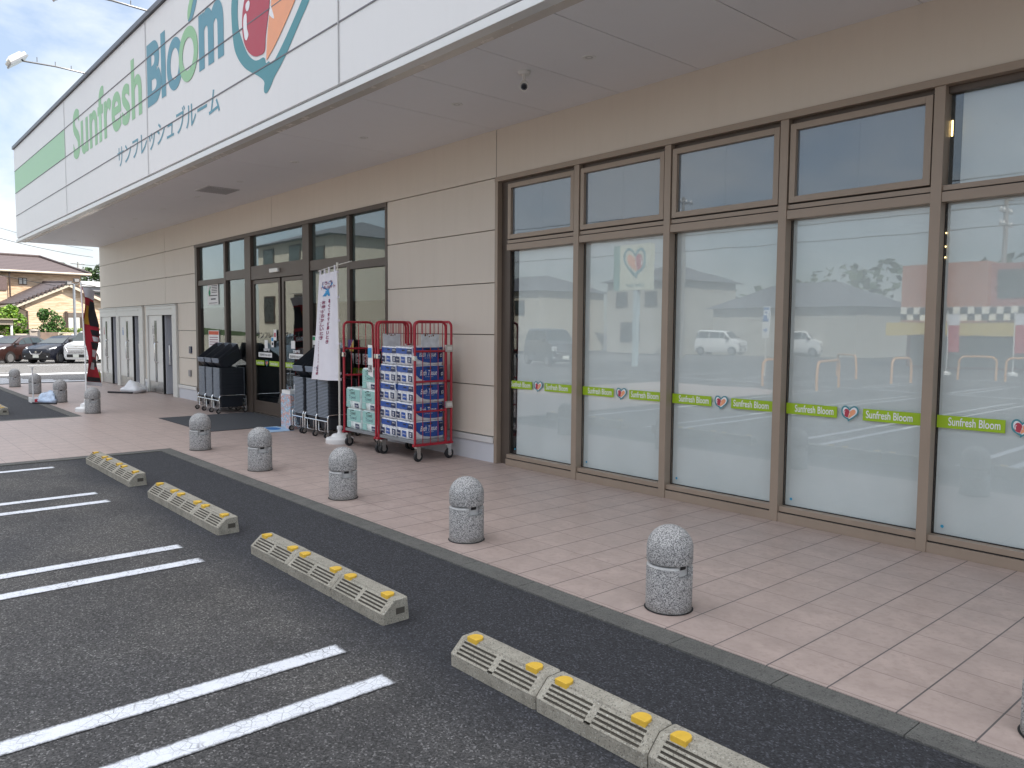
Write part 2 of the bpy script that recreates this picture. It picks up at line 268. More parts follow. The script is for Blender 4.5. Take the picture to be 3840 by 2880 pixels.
# ------------------------------------------------------------------ mesh helpers
class MB:
    def __init__(s): s.bm = bmesh.new()
    def box(s, x0, x1, y0, y1, z0, z1):
        p = [s.bm.verts.new(c) for c in ((x0,y0,z0),(x1,y0,z0),(x1,y1,z0),(x0,y1,z0),(x0,y0,z1),(x1,y0,z1),(x1,y1,z1),(x0,y1,z1))]
        for f in ((0,3,2,1),(4,5,6,7),(0,1,5,4),(1,2,6,5),(2,3,7,6),(3,0,4,7)): s.bm.faces.new([p[i] for i in f])
        return s
    def quad(s, *pts): s.bm.faces.new([s.bm.verts.new(p) for p in pts]); return s
    def loft(s, rings, closed=True, caps=True):
        rs = [[s.bm.verts.new(p) for p in r] for r in rings]; n = len(rs[0])
        for a, b in zip(rs, rs[1:]):
            for i in range(n if closed else n - 1):
                j = (i + 1) % n; s.bm.faces.new((a[i], a[j], b[j], b[i]))
        if caps and closed:
            s.bm.faces.new(rs[0][::-1]); s.bm.faces.new(rs[-1])
        return s
    def tube(s, pts, r, n=8, r2=None):
        pts = [Vector(p) for p in pts]; rings = []
        prev = None
        for i, p in enumerate(pts):
            d = (pts[min(i + 1, len(pts) - 1)] - pts[max(i - 1, 0)]).normalized()
            a = prev if prev is not None else (Vector((0, 0, 1)) if abs(d.z) < 0.9 else Vector((1, 0, 0)))
            u = (a - d * a.dot(d)).normalized(); v = d.cross(u); prev = u
            rr = r if r2 is None else r + (r2 - r) * i / (len(pts) - 1)
            rings.append([p + (u * math.cos(t) + v * math.sin(t)) * rr for t in [2 * math.pi * q / n for q in range(n)]])
        return s.loft(rings)
    def lathe(s, prof, c=(0, 0, 0), n=32, a0=0.0, a1=2 * math.pi, axis='z'):
        full = abs(a1 - a0 - 2 * math.pi) < 1e-6
        ang = [a0 + (a1 - a0) * i / n for i in range(n if full else n + 1)]
        def P(r, z, t):
            q = (r * math.cos(t), r * math.sin(t), z)
            if axis == 'x': q = (q[2], q[0], q[1])
            if axis == 'y': q = (q[0], q[2], q[1])
            return (q[0] + c[0], q[1] + c[1], q[2] + c[2])
        rings = [[P(max(r, 1e-4), z, t) for t in ang] for r, z in prof]
        if not full:
            for q in (0, -1):
                try: s.bm.faces.new([s.bm.verts.new(r[q]) for r in rings])
                except ValueError: pass
        return s.loft(rings, closed=full, caps=full and len(prof) > 2)
    def prism(s, poly, axis, a, b):
        def P(u, v, t): return {'x': (t, u, v), 'y': (u, t, v), 'z': (u, v, t)}[axis]
        return s.loft([[P(u, v, a) for u, v in poly], [P(u, v, b) for u, v in poly]])
    def xform(s, mat): bmesh.ops.transform(s.bm, matrix=mat, verts=s.bm.verts); return s
    def mesh(s, name, mat, smooth=False, bevel=0.0):
        bmesh.ops.recalc_face_normals(s.bm, faces=s.bm.faces)
        if bevel:
            es = [e for e in s.bm.edges if len(e.link_faces) == 2 and e.calc_face_angle(0) > 0.5]
            bmesh.ops.bevel(s.bm, geom=es, offset=bevel, segments=2, affect='EDGES', profile=0.6)
        me = bpy.data.meshes.new(name); s.bm.to_mesh(me); s.bm.free()
        if mat: me.materials.append(mat)
        if smooth:
            for p in me.polygons: p.use_smooth = True
            try: me.set_sharp_from_angle(angle=R(40))
            except Exception: pass
        return me
    def obj(s, name, mat, parent=None, smooth=False, bevel=0.0):
        return link(name, s.mesh(name, mat, smooth, bevel), parent)
def link(name, me, parent=None):
    o = bpy.data.objects.new(name, me); COL.objects.link(o)
    if parent: o.parent = parent
    return o
def thing(name, label, cat, loc=(0, 0, 0), rz=0.0, group=None):
    o = bpy.data.objects.new(name, None); o.empty_display_size = 0.1; COL.objects.link(o)
    o.location = loc; o.rotation_euler = (0, 0, rz); return tag(o, label, cat, group)
def tag(o, label, cat, group=None):
    o['label'] = label; o['category'] = cat
    if group: o['group'] = group
    return o
def struct(o): o['kind'] = 'structure'; return o
def dup(root, loc, rz, label, group=None):
    r = root.copy(); COL.objects.link(r); r.location = loc; r.rotation_euler = (0, 0, rz); r['label'] = label
    if group: r['group'] = group
    for ch in list(root.children):
        c = ch.copy(); COL.objects.link(c); c.parent = r
        for g in list(ch.children):
            d = g.copy(); COL.objects.link(d); d.parent = c
    return r
def text_mesh(body, width=None, height=None, bold=0.0, depth=0.001, spacing=1.0, line=1.0, align='LEFT'):
    cu = bpy.data.curves.new('lettering', 'FONT'); cu.body = body; cu.offset = bold; cu.resolution_u = 6
    cu.space_character = spacing; cu.space_line = line; cu.align_x = align
    ob = bpy.data.objects.new('lettering', cu); COL.objects.link(ob)
    dg = bpy.context.evaluated_depsgraph_get(); dg.update()
    me = bpy.data.meshes.new_from_object(ob.evaluated_get(dg)); bpy.data.objects.remove(ob); bpy.data.curves.remove(cu)
    if not me.vertices: return me
    xs = [v.co.x for v in me.vertices]; ys = [v.co.y for v in me.vertices]
    x0, x1, y0, y1 = min(xs), max(xs), min(ys), max(ys)
    sx = width / (x1 - x0) if width else None; sy = height / (y1 - y0) if height else None
    sx = sx or sy; sy = sy or sx
    for v in me.vertices: v.co = ((v.co.x - x0) * sx, (v.co.y - y0) * sy, v.co.z)
    me.materials.clear(); return me
def poly_mesh(outer, holes=(), depth=0.001):
    cu = bpy.data.curves.new('outline', 'CURVE'); cu.dimensions = '2D'; cu.fill_mode = 'BOTH'; cu.extrude = depth
    for pts in [outer, *holes]:
        sp = cu.splines.new('POLY'); sp.points.add(len(pts) - 1); sp.use_cyclic_u = True
        for p, q in zip(sp.points, pts): p.co = (q[0], q[1], 0, 1)
    ob = bpy.data.objects.new('outline', cu); COL.objects.link(ob)
    dg = bpy.context.evaluated_depsgraph_get(); dg.update()
    me = bpy.data.meshes.new_from_object(ob.evaluated_get(dg)); bpy.data.objects.remove(ob); bpy.data.curves.remove(cu)
    me.materials.clear(); return me
def place(me, name, mat, parent, X, Y, Z, face='-y', join=None):
    """stand a mesh drawn in the xy-plane up on a wall looking towards -y, +x, +y or lay it on the ground"""
    rot = {'-y': Matrix(((1,0,0),(0,0,-1),(0,1,0))), '+x': Matrix(((0,0,1),(1,0,0),(0,1,0))), '+y': Matrix(((-1,0,0),(0,0,1),(0,1,0))), 'up': Matrix.Identity(3)}[face]
    me.transform(Matrix.Translation((X, Y, Z)) @ rot.to_4x4()); me.name = name
    if mat: me.materials.append(mat)
    return link(name, me, parent)
def spline(pts, n=6):
    """closed Catmull-Rom through points"""
    o = []; L = len(pts)
    for i in range(L):
        p = [Vector(pts[(i + j - 1) % L]) for j in range(4)]
        for q in range(n):
            t = q / n
            o.append(tuple(0.5 * (2 * p[1] + (p[2] - p[0]) * t + (2 * p[0] - 5 * p[1] + 4 * p[2] - p[3]) * t * t + (3 * p[1] - p[0] - 3 * p[2] + p[3]) * t ** 3)))
    return o

# ------------------------------------------------------------------ ground
b = MB(); xs = [-420, -44, -20, 60]; ys = [-320, -60, 60, 320]; zz = {-420: -0.33, -44: -0.33, -20: -0.012, 60: -0.012}
g = [[b.bm.verts.new((x, y, zz[x])) for y in ys] for x in xs]
for i in range(3):
    for j in range(3): b.bm.faces.new((g[i][j], g[i + 1][j], g[i + 1][j + 1], g[i][j + 1]))
struct(b.obj('asphalt_ground', MAT_ASPHALT))
b = MB(); b.box(-19.0, 14, -2.725, 0.30, -0.06, 0.0); b.box(-8.735, -3.735, -14, -2.725, -0.06, 0.0)
struct(b.obj('tiled_pavement', MAT_TILE))
b = MB()
def kerb_run(x0, x1, y0, y1, along):
    a0, a1 = (x0, x1) if along == 'x' else (y0, y1); q = a0
    while q < a1 - 0.02:
        e = min(q + 0.604, a1)
        if along == 'x': b.box(q + 0.002, e - 0.002, y0, y1, -0.1, -0.001)
        else: b.box(x0, x1, q + 0.002, e - 0.002, -0.1, -0.001)
        q = e
kerb_run(-3.56, 14, -2.895, -2.729, 'x'); kerb_run(-19, -8.91, -2.895, -2.729, 'x')
kerb_run(-3.731, -3.56, -14, -2.729, 'y'); kerb_run(-8.91, -8.739, -14, -2.729, 'y')
struct(b.obj('kerb', MAT_KERB, bevel=0.003))
def stripe(x0, x1, y0, y1, z0=-0.008, z1=None, name='parking_line'):
    z1 = z0 if z1 is None else z1
    b = MB(); b.quad((x0, y0, z0), (x1, y0, z1), (x1, y1, z1), (x0, y1, z0)); o = b.obj(name, MAT_PAINT); struct(o); return o
for kk in range(0, 4):
    x = 1.26 + 2.5 * (kk - 1)
    stripe(x - 0.016, x + 0.117, -9.3, -4.222); stripe(x + 0.446, x + 0.579, -9.3, -4.222)
for x in (-3.15,): stripe(x - 0.015, x + 0.115, -9.3, -4.245)
for kk in range(3):
    x = -11.9 - 2.5 * kk; stripe(x, x + 0.1, -9.3, -4.25); stripe(x + 0.46, x + 0.56, -9.3, -4.25)
def gz(x): return -0.012 if x > -20 else (-0.33 if x < -44 else -0.012 - (-20 - x) / 24 * 0.318)
def stripe_s(x0, x1, y0, y1, name='road_marking'):
    return stripe(x0, x1, y0, y1, gz(x0) + 0.006, gz(x1) + 0.006, name)
for i in range(8):
    x = -19.70 - 0.60 * i
    stripe_s(x - 0.28, x + 0.05, -7.5, -0.25 - 0.33 * i, 'crossing_stripe')
stripe_s(-26.6, -25.2, -3.0, 3.5); stripe_s(-26.6, -26.2, -9, -3.3); stripe_s(-28.1, -27.9, -9, -0.9)
for i in range(5): stripe_s(-37.2 + 0.25 * i, -36.9 + 0.25 * i, -1.5 + 2.4 * i, 0.3 + 2.4 * i)
# parking bays out in the lot (seen reflected in the shop windows)
def loop_line(x, y, L, wd=0.42):
    b = MB(); n = 10; path = [(x - wd / 2, y - L)] + [(x + wd / 2 * -math.cos(math.pi * i / n), y + wd / 2 * math.sin(math.pi * i / n)) for i in range(n + 1)] + [(x + wd / 2, y - L)]
    for (ax, ay), (bx, by) in zip(path, path[1:]):
        d = Vector((bx - ax, by - ay)).normalized() * 0.05; nx, ny = -d.y, d.x
        b.quad((ax - nx, ay - ny, -0.007), (bx - nx, by - ny, -0.007), (bx + nx, by + ny, -0.007), (ax + nx, ay + ny, -0.007))
    struct(b.obj('parking_line', MAT_PAINT))
for row in (-10.6, -17.4):
    for i in range(-6, 9): loop_line(1.5 + 2.5 * i + (0.3 if row < -12 else 0), row, 4.6)
for y in (-16.6, -24.5): stripe(-16, 22, y - 0.06, y + 0.06, -0.006)

# ------------------------------------------------------------------ supermarket
shop = thing('supermarket', 'long cream supermarket with a deep white sign fascia, covered shopfront and bronze window frames', 'supermarket', (0, 0, 0))
ZR = [4.10, 3.51, 2.885, 2.24, 1.60, 0.96, 0.325]
b = MB()
def pan(x0, x1, z0, z1): b.box(x0 + 0.005, x1 - 0.005, 0.0, 0.05, z0 + 0.005, z1 - 0.005)
for x0, x1 in ((-18.8, -12.62), (-12.62, -6.45), (-6.45, 0.0), (0.0, 6.2), (6.2, 12.4)): pan(x0, x1, ZR[1], ZR[0])
for i in (1, 2):
    for x0, x1 in ((-18.8, -12.62), (-12.62, -10.53), (-2.48, -0.012)): pan(x0, x1, ZR[i + 1], ZR[i])
for i in (3, 4, 5):
    for x0, x1 in ((-11.74, -10.53), (-2.48, -0.012), (-14.39, -14.11)): pan(x0, x1, ZR[i + 1], ZR[i])
b.obj('wall', MAT_WALL, shop, bevel=0.004)
for x0, x1 in ((-11.74, -10.53), (-2.48, -0.012), (-14.39, -14.11)):
    b = MB(); b.box(x0, x1, -0.03, 0.05, 0.245, 0.318); b.obj('wall_sill', MAT_ALU, shop, bevel=0.006)
    b = MB(); b.box(x0, x1, -0.008, 0.05, -0.02, 0.243); b.obj('wall_base', MAT_BASE, shop)
for x in (-12.62, -6.45, 0.0, 6.2):
    b = MB(); b.box(x - 0.0048, x + 0.0048, 0.004, 0.05, 3.515 if x != -12.62 else 2.245, 4.08); b.obj('joint_sealant', MAT_JOINT, shop)
b = MB()   # dark backing behind the panel joints, side and rear walls
b.box(-18.8, -10.53, 0.052, 0.07, 2.2, 4.2); b.box(-10.53, -2.48, 0.052, 0.07, 3.51, 4.2); b.box(-2.48, 0, 0.052, 0.07, 0, 4.2); b.box(0, 13, 0.052, 0.07, 3.52, 4.2)
b.box(-11.74, -10.53, 0.052, 0.07, 0, 2.2); b.box(-14.39, -14.11, 0.052, 0.07, 0, 2.2)
b.obj('wall_backing', MAT_JOINT, shop)
b = MB(); b.box(-18.8, -18.74, 0.051, 24, 0, 6.6); b.box(-18.74, 14, 23.9, 24, 0, 6.6); b.box(13.9, 14, 0.08, 23.9, 0, 6.6)
b.obj('side_wall', MAT_WALL, shop)
b = MB(); b.box(-18.7, 13.9, -1.95, 23.9, 6.45, 6.6); b.obj('roof', MAT_GRILLE, shop)
# canopy soffit: boards about 0.98 m wide with hairline joints
b = MB()
x = -18.75
xs = []; q = 0.0
while q > -18.8: xs.append(q); q -= 1.97
xs = sorted(xs + [-18.78]) + [0.985, 1.97, 2.945, 3.915, 4.9, 5.9, 7.87, 9.8, 11.8, 14]
for x0, x1 in zip(xs, xs[1:]): b.box(x0 + 0.004, x1 - 0.004, -1.905, -0.001, 4.085, 4.11)
b.obj('canopy_soffit', MAT_SOFFIT, shop, bevel=0.002)
b = MB(); b.box(-18.78, 14, -1.93, 0.05, 4.112, 4.13); b.obj('soffit_backing', MAT_JOINT, shop)
b = MB(); b.box(-18.78, 14, -2.10, -1.91, 4.076, 4.12); b.obj('canopy_edge_strip', MAT_SOFBAND, shop)
# fascia
FZ = [4.18, 4.80, 5.43, 6.05, 6.665]; FX = [-18.75, -12.40, -6.43, 0.005, 6.3, 12.6, 14]
b = MB()
for x0, x1 in zip(FX, FX[1:]):
    for z0, z1 in zip(FZ, FZ[1:]): b.box(x0 + 0.003, x1 - 0.003, -2.125, -2.07, z0 + 0.004, z1 - 0.004)
for z0, z1 in zip(FZ, FZ[1:]): b.box(-18.775, -18.752, -2.125, 0.2, z0 + 0.004, z1 - 0.004)
b.obj('fascia', MAT_FASCIA, shop, bevel=0.003)
b = MB(); b.box(-18.75, 14, -2.068, -2.0, 4.13, 6.66); b.obj('fascia_backing', MAT_JOINT, shop)
b = MB()
for z in FZ[1:4]: b.box(-18.75, 14, -2.133, -2.128, z - 0.007, z + 0.007)
b.obj('fascia_joint', M('dark_grey_joint', (0.16, 0.155, 0.175), 0.6), shop)
b = MB()
for x in FX[1:-1]: b.box(x - 0.009, x + 0.009, -2.136, -2.1335, 4.18, 6.665)
b.obj('fascia_joint', M('grey_joint_cover', (0.46, 0.46, 0.46), 0.5), shop)
b = MB(); b.box(-18.79, 14, -2.14, -2.03, 4.066, 4.142); b.obj('fascia_edge_trim', MAT_ALU, shop, bevel=0.004)
b = MB(); b.box(-18.76, 14, -2.09, -2.05, 4.142, 4.184); b.obj('drip_channel', M('channel_grey', (0.34, 0.33, 0.35), 0.5, 0.2, 0.2, 2), shop)
b = MB(); b.box(-18.82, 14, -2.165, -2.0, 6.67, 6.75); b.box(-18.82, -18.72, -2.0, 24.1, 6.62, 6.75); b.box(-18.72, 14, 23.85, 24.1, 6.62, 6.75)
b.obj('parapet_cap', M('slate_grey_cap', (0.10, 0.105, 0.125), 0.4, 0.2), shop)
b = MB(); b.box(-18.748, -12.405, -2.1275, -2.126, 5.436, 6.044); b.obj('green_band', MAT_STRIPE, shop)
YF = -2.1285
LET = text_mesh('Sunfresh', 4.92, None, 0.022, 0.001, 1.03); xs_ = max(v.co.y for v in LET.vertices)
for v in LET.vertices: v.co.y *= 1.03 / xs_
place(LET, 'sign_letters', MAT_LETGRN, shop, -11.62, YF, 5.225)
place(text_mesh('Bl', 0.935, 0.99, 0.040), 'sign_letters', MAT_LETBLUE, shop, -6.385, YF, 5.256)
place(text_mesh('m', 0.92, 0.775, 0.040), 'sign_letters', MAT_LETBLUE, shop, -4.00, YF, 5.262)
def ring(cx, cz, rx, rz, t, tz):
    el = lambda a, c: [(cx + a * math.cos(2 * math.pi * i / 48), cz + c * math.sin(2 * math.pi * i / 48)) for i in range(48)]
    return poly_mesh(el(rx, rz), [el(rx - t, rz - tz)])
place(ring(-5.03, 5.632, 0.36, 0.385, 0.165, 0.155), 'sign_letters', MAT_LETBLUE, shop, 0, YF, 0)
place(ring(-4.435, 5.622, 0.395, 0.385, 0.155, 0.155), 'sign_letters', MAT_LETGRN, shop, 0, YF - 0.0025, 0)
lf = spline([(-4.41, 6.08), (-4.26, 6.06), (-4.06, 6.24), (-3.97, 6.5), (-4.2, 6.42), (-4.38, 6.25)])
place(poly_mesh(lf), 'sign_leaf', MAT_LETBLUE, shop, 0, YF, 0)
place(poly_mesh(spline([(-4.415, 6.1), (-4.33, 6.12), (-4.2, 6.28), (-4.0, 6.5), (-4.22, 6.43), (-4.40, 6.25)])), 'sign_leaf', MAT_LETGRN, shop, 0, YF - 0.0025, 0)
place(text_mesh('サンフレッシュブルーム', 5.0, 0.385, 0.008), 'sign_letters', MAT_LETBLUE, shop, -8.26, YF, 4.560)
# heart emblem (carrot and tomato in a teal outline), lower part measured, upper lobes completed
H_OUT = [(-2.80,5.60),(-2.775,5.42),(-2.725,5.25),(-2.65,5.14),(-2.54,5.03),(-2.37,4.91),(-2.19,4.82),(-1.985,4.728),(-1.83,4.63),(-1.838,4.56),(-1.832,4.508),(-1.792,4.482),(-1.725,4.491),(-1.625,4.549),(-1.542,4.617),(-1.367,4.707),(-1.18,4.822),(-0.911,5.022),(-0.64,5.214),(-0.42,5.45),(-0.32,5.70),(-0.36,5.98),(-0.56,6.22),(-0.86,6.33),(-1.18,6.28),(-1.45,6.12),(-1.62,5.98),(-1.82,6.16),(-2.12,6.30),(-2.45,6.27),(-2.70,6.06),(-2.80,5.82)]
H_IN = [(-2.60,5.70),(-2.582,5.472),(-2.513,5.353),(-2.409,5.197),(-2.288,5.06),(-2.115,4.953),(-1.978,4.922),(-1.859,4.92),(-1.802,4.895),(-1.779,4.842),(-1.746,4.827),(-1.689,4.833),(-1.601,4.784),(-1.488,4.829),(-1.205,4.996),(-0.812,5.272),(-0.62,5.46),(-0.53,5.70),(-0.57,5.92),(-0.70,6.08),(-0.92,6.16),(-1.14,6.12),(-1.38,5.98),(-1.62,5.76),(-1.88,5.97),(-2.14,6.11),(-2.38,6.09),(-2.55,5.92)]
H_TOM = [(-2.428,5.66),(-2.462,5.467),(-2.44,5.319),(-2.373,5.188),(-2.252,5.072),(-2.096,4.994),(-1.959,4.969),(-1.804,4.977),(-1.765,5.15),(-1.69,5.36),(-1.64,5.526),(-1.64,5.68),(-1.80,5.86),(-2.05,5.95),(-2.28,5.88)]
H_CAR = [(-1.752,4.889),(-1.728,4.868),(-1.678,4.891),(-1.515,4.968),(-1.277,5.112),(-0.974,5.322),(-0.78,5.52),(-0.74,5.74),(-0.88,5.90),(-1.10,5.92),(-1.35,5.80),(-1.56,5.62),(-1.603,5.436),(-1.646,5.369),(-1.70,5.198)]
H_HL = [[(-2.325,5.687),(-2.244,5.704),(-2.21,5.659),(-2.248,5.595),(-2.302,5.593),(-2.336,5.635)], [(-2.338,5.576),(-2.308,5.535),(-2.306,5.395),(-2.264,5.299),(-2.325,5.247),(-2.386,5.298),(-2.416,5.461),(-2.394,5.553)], [(-1.632,5.42),(-1.60,5.44),(-1.52,5.293),(-1.552,5.29),(-1.646,5.36)]]
def emblem(parent, name, fn, face, X, Y, Z, step=0.0025, sgn=(0, -1)):
    """the emblem in its own 2-D coordinates mapped by fn, stacked in thin layers towards the viewer"""
    lay = [(H_OUT, [H_IN], MAT_TEAL), (H_TOM, [], MAT_TOM), (H_CAR, [], MAT_CAR), (H_HL[0], [], MAT_WHT), (H_HL[1], [], MAT_WHT), (H_HL[2], [], MAT_WHT)]
    for i, (o_, h_, mt) in enumerate(lay):
        me = poly_mesh([fn(*p) for p in spline(o_, 4)], [[fn(*p) for p in spline(q, 4)] for q in h_], 0.0006)
        d = step * min(i, 3) if i < 3 else step * 3
        place(me, name, mt, parent, X + sgn[0] * d, Y + sgn[1] * d, Z, face)
emblem(shop, 'heart_emblem', lambda x, y: (x, y), '-y', 0, YF, 0, 0.0015)
# downlights, vent
dl = None
for x in (-17.3, -15.33, -13.36, -11.4, -9.44, -7.44, -5.44, -3.4, -1.45, 0.52, 2.47, 4.45):
    b = MB(); b.lathe([(0.036, 4.083), (0.052, 4.079), (0.062, 4.08), (0.064, 4.086)], (x, -0.995, 0), 24)
    d = b.obj('downlight', MAT_ALU, shop, True)
    b = MB(); b.lathe([(0.0, 4.0835), (0.037, 4.0825)], (x, -0.995, 0), 20); b.obj('lamp_lens', MAT_LAMPG, d)
b = MB(); b.box(-6.78, -6.17, -1.26, -0.70, 4.072, 4.086); v_ = b.obj('soffit_vent', M('vent_frame_grey', (0.50, 0.49, 0.49), 0.5), shop, bevel=0.003)
b = MB()
for i in range(13): b.box(-6.74, -6.21, -1.235 + 0.04 * i, -1.215 + 0.04 * i, 4.064, 4.0715)
b.obj('vent_slats', M('vent_slat_grey', (0.36, 0.355, 0.355), 0.5), v_)

# storefront windows -------------------------------------------------------
def fr(b, x0, x1, z0, z1, w_, y0, y1):
    b.box(x0, x0 + w_, y0, y1, z0, z1); b.box(x1 - w_, x1, y0, y1, z0, z1); b.box(x0 + w_, x1 - w_, y0, y1, z0, z0 + w_); b.box(x0 + w_, x1 - w_, y0, y1, z1 - w_, z1)
b = MB()
b.box(-0.01, 0.045, -0.012, 0.10, 0, 3.51)                                  # jamb
b.box(-0.01, 13, -0.018, 0.10, 3.455, 3.512)                                # head trim
MUL = [1.367, 2.594, 3.820, 5.050, 6.277, 7.50, 8.73, 9.95, 11.18]
for x in MUL: b.box(x - 0.038, x + 0.038, -0.004, 0.12, 0.0, 3.455)
b.obj('mullion', MAT_BRONZE, shop, bevel=0.003)
b = MB(); b.box(0.045, 0.20, 0.060, 0.12, 0.0, 3.455); b.box(0.045, 13, 0.055, 0.12, 3.405, 3.455); b.obj('window_reveal', MAT_BRONZED, shop)
bay = [0.10] + MUL
for i in range(7):
    x0 = 0.20 if i == 0 else MUL[i - 1] + 0.038; x1 = MUL[i] - 0.038
    b = MB()
    b.box(x0, x1, 0.004, 0.11, 0.0, 0.078); b.box(x0, x1, 0.018, 0.11, 0.090, 0.135)          # kick panel, lower rail
    win = b.obj('shop_window', MAT_BRONZE, shop, bevel=0.002)
    b = MB(); b.box(x0, x1, 0.004, 0.11, 2.617, 2.690); b.box(x0, x1, 0.016, 0.11, 2.700, 2.738); b.obj('transom', MAT_BRONZE, win, bevel=0.002)
    b = MB(); b.box(x0, x1, 0.03, 0.09, 0.078, 0.090); b.box(x0, x1, 0.03, 0.09, 2.690, 2.700); b.box(x0, x1, 0.088, 0.094, 0.135, 0.143); b.box(x0, x0 + 0.006, 0.088, 0.094, 0.14, 2.61)
    b.obj('gasket', MAT_GASKET, win)
    if i < 4:
        b = MB(); fr(b, x0 + 0.012, x1 - 0.012, 2.752, 3.408, 0.052, 0.006, 0.075); b.obj('sash', MAT_BRONZE, win, bevel=0.002)
        b = MB(); b.box(x0, x1, 0.05, 0.06, 2.738, 3.42); b.obj('gasket', MAT_GASKET, win)
        b = MB(); b.box(x0 + 0.064, x1 - 0.064, 0.0385, 0.0405, 2.804, 3.356); b.obj('glass', MAT_GLASS, win)
        b = MB(); b.box(x0 + 0.064, x1 - 0.064, 0.044, 0.047, 2.804, 3.356); b.box((x0 + x1) / 2 - 0.012, (x0 + x1) / 2 + 0.012, 0.0415, 0.0435, 2.804, 3.356); b.obj('blind', MAT_FILMD, win)
    else:
        b = MB(); b.box(x0 + 0.004, x1 - 0.004, 0.094, 0.099, 2.738, 3.405); b.obj('glass', MAT_GLASS, win)
        b = MB(); b.box(x0 + 0.07, x1, 0.150, 0.153, 2.60, 3.45); b.obj('film', MAT_FILM, win)
    b = MB(); b.box(x0 + 0.004, x1 - 0.004, 0.094, 0.099, 0.135, 2.617); b.obj('glass', MAT_GLASS, win)
    b = MB(); e0 = x0 + (0.05 if i == 0 else 0.010)
    b.quad((e0 + (0.03 if i == 0 else 0), 0.114, 0.13), (x1, 0.114, 0.13), (x1, 0.114, 2.62), (e0 + (0.06 if i == 0 else 0.0), 0.114, 2.62)); b.obj('film', MAT_FILM, win)
    b = MB(); b.lathe([(0.0, 0), (0.012, 0.0)], (x0 + 0.075, 0.0925, 0.20), 14, axis='y'); b.obj('sticker_dot', MAT_BLUEDOT, win)
    L = x1 - x0
    sx0 = 0.113 if i == 0 else x0 - 0.004
    s1 = (sx0 if i else 0.203, sx0 + 0.465); s2 = (s1[1] + 0.215, x1 - 0.002)
    b = MB(); b.box(s1[0], s1[1], 0.0905, 0.0925, 0.947, 1.042); b.box(s2[0], s2[1], 0.0905, 0.0925, 0.947, 1.042); st_ = b.obj('lime_sticker', MAT_LIME, win)
    place(text_mesh('Sunfresh Bloom', 0.345, 0.062, 0.012, 0.0005), 'sticker_letters', MAT_WHT, win, s1[1] - 0.375, 0.0895, 0.968)
    place(text_mesh('Sunfresh Bloom', 0.36, 0.062, 0.012, 0.0005), 'sticker_letters', MAT_WHT, win, s2[0] + 0.025, 0.0895, 0.968)
    cx = (s1[1] + s2[0]) / 2
    me = poly_mesh([((p[0] + 1.56) * 0.058, (p[1] - 5.4) * 0.07) for p in spline(H_IN, 3)], [], 0.0004)
    place(me, 'sticker_emblem', MAT_WHT, win, cx, 0.0922, 0.992)
    emblem(win, 'sticker_emblem', lambda x, y: ((x + 1.56) * 0.058, (y - 5.4) * 0.07), '-y', cx, 0.0912, 0.992, 0.0007)
MAT_LITE = EM('warm_lamp', (1.0, 0.72, 0.30), 2.2)
b = MB(); b.box(5.090, 5.100, 0.125, 0.135, 3.11, 3.225); b.obj('interior_lamp', MAT_LITE, shop)
for z_ in (2.40, 2.30, 2.22):
    b = MB(); b.lathe([(0.0, 0.1025), (0.005, 0.104), (0.006, 0.107), (0.0, 0.110)], (5.094, 0, z_), 10, axis='y'); b.obj('interior_lamp', MAT_LITE, shop)
# interior behind the storefront: a dim closed space so the panes have something behind them
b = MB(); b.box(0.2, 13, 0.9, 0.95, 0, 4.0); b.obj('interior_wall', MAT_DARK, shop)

# entrance -----------------------------------------------------------------
b = MB()
b.box(-10.53, -2.48, -0.018, 0.10, 3.445, 3.512); b.box(-10.53, -10.40, -0.006, 0.12, 0, 3.445); b.box(-2.54, -2.48, -0.006, 0.12, 0, 3.445)
for x0, x1 in ((-7.735, -7.45), (-5.215, -4.975)): b.box(x0, x1, -0.004, 0.14, 0, 3.445)
for x0, x1 in ((-8.865, -8.765), (-3.70, -3.61)): b.box(x0, x1, 0.01, 0.12, 0, 3.445)
for x0, x1, z0, z1 in ((-10.40, -8.865, 2.60, 2.71), (-8.765, -7.735, 2.65, 2.83), (-4.975, -3.70, 2.65, 2.82), (-3.61, -2.54, 2.60, 2.72)): b.box(x0, x1, 0.012, 0.11, z0, z1)
for x0, x1 in ((-10.40, -8.865), (-8.765, -7.735), (-4.975, -3.70), (-3.61, -2.54)): b.box(x0, x1, 0.012, 0.11, 0, 0.10)
b.obj('entrance_frame', MAT_BRONZED, shop, bevel=0.003)
b = MB(); b.box(-7.45, -5.215, 0.005, 0.14, 2.60, 2.86); hd = b.obj('door_header', MAT_BRONZED, shop, bevel=0.003)
b = MB(); b.box(-6.50, -6.14, -0.045, 0.004, 2.69, 2.765); b.obj('door_sensor', MAT_ALU, hd, bevel=0.01)
def pane(x0, x1, z0, z1, y=0.06, name='entrance_glass', film=None):
    b = MB(); b.box(x0, x1, y, y + 0.006, z0, z1); o = b.obj(name, MAT_GLASSD, shop)
    if film:
        b = MB(); b.quad((x0, y + 0.012, film), (x1, y + 0.012, film), (x1, y + 0.012, z1), (x0, y + 0.012, z1)); b.obj('frosted_film', MAT_FILMD2, o)
    return o
MAT_FILMD2 = M('frosted_grey_film', (0.21, 0.24, 0.24), 0.6, var=0.06, scale=1.5)
pane(-10.40, -8.865, 2.71, 3.445, film=2.71); pane(-8.765, -7.735, 2.83, 3.445, film=2.83); pane(-7.45, -5.215, 2.86, 3.445, film=2.86)
pane(-4.975, -3.70, 2.82, 3.445, film=2.82); pane(-3.61, -2.54, 2.72, 3.445, film=2.72)
pl1 = pane(-10.40, -8.865, 0.10, 2.60, film=2.10); pane(-8.765, -7.735, 0.10, 2.65)
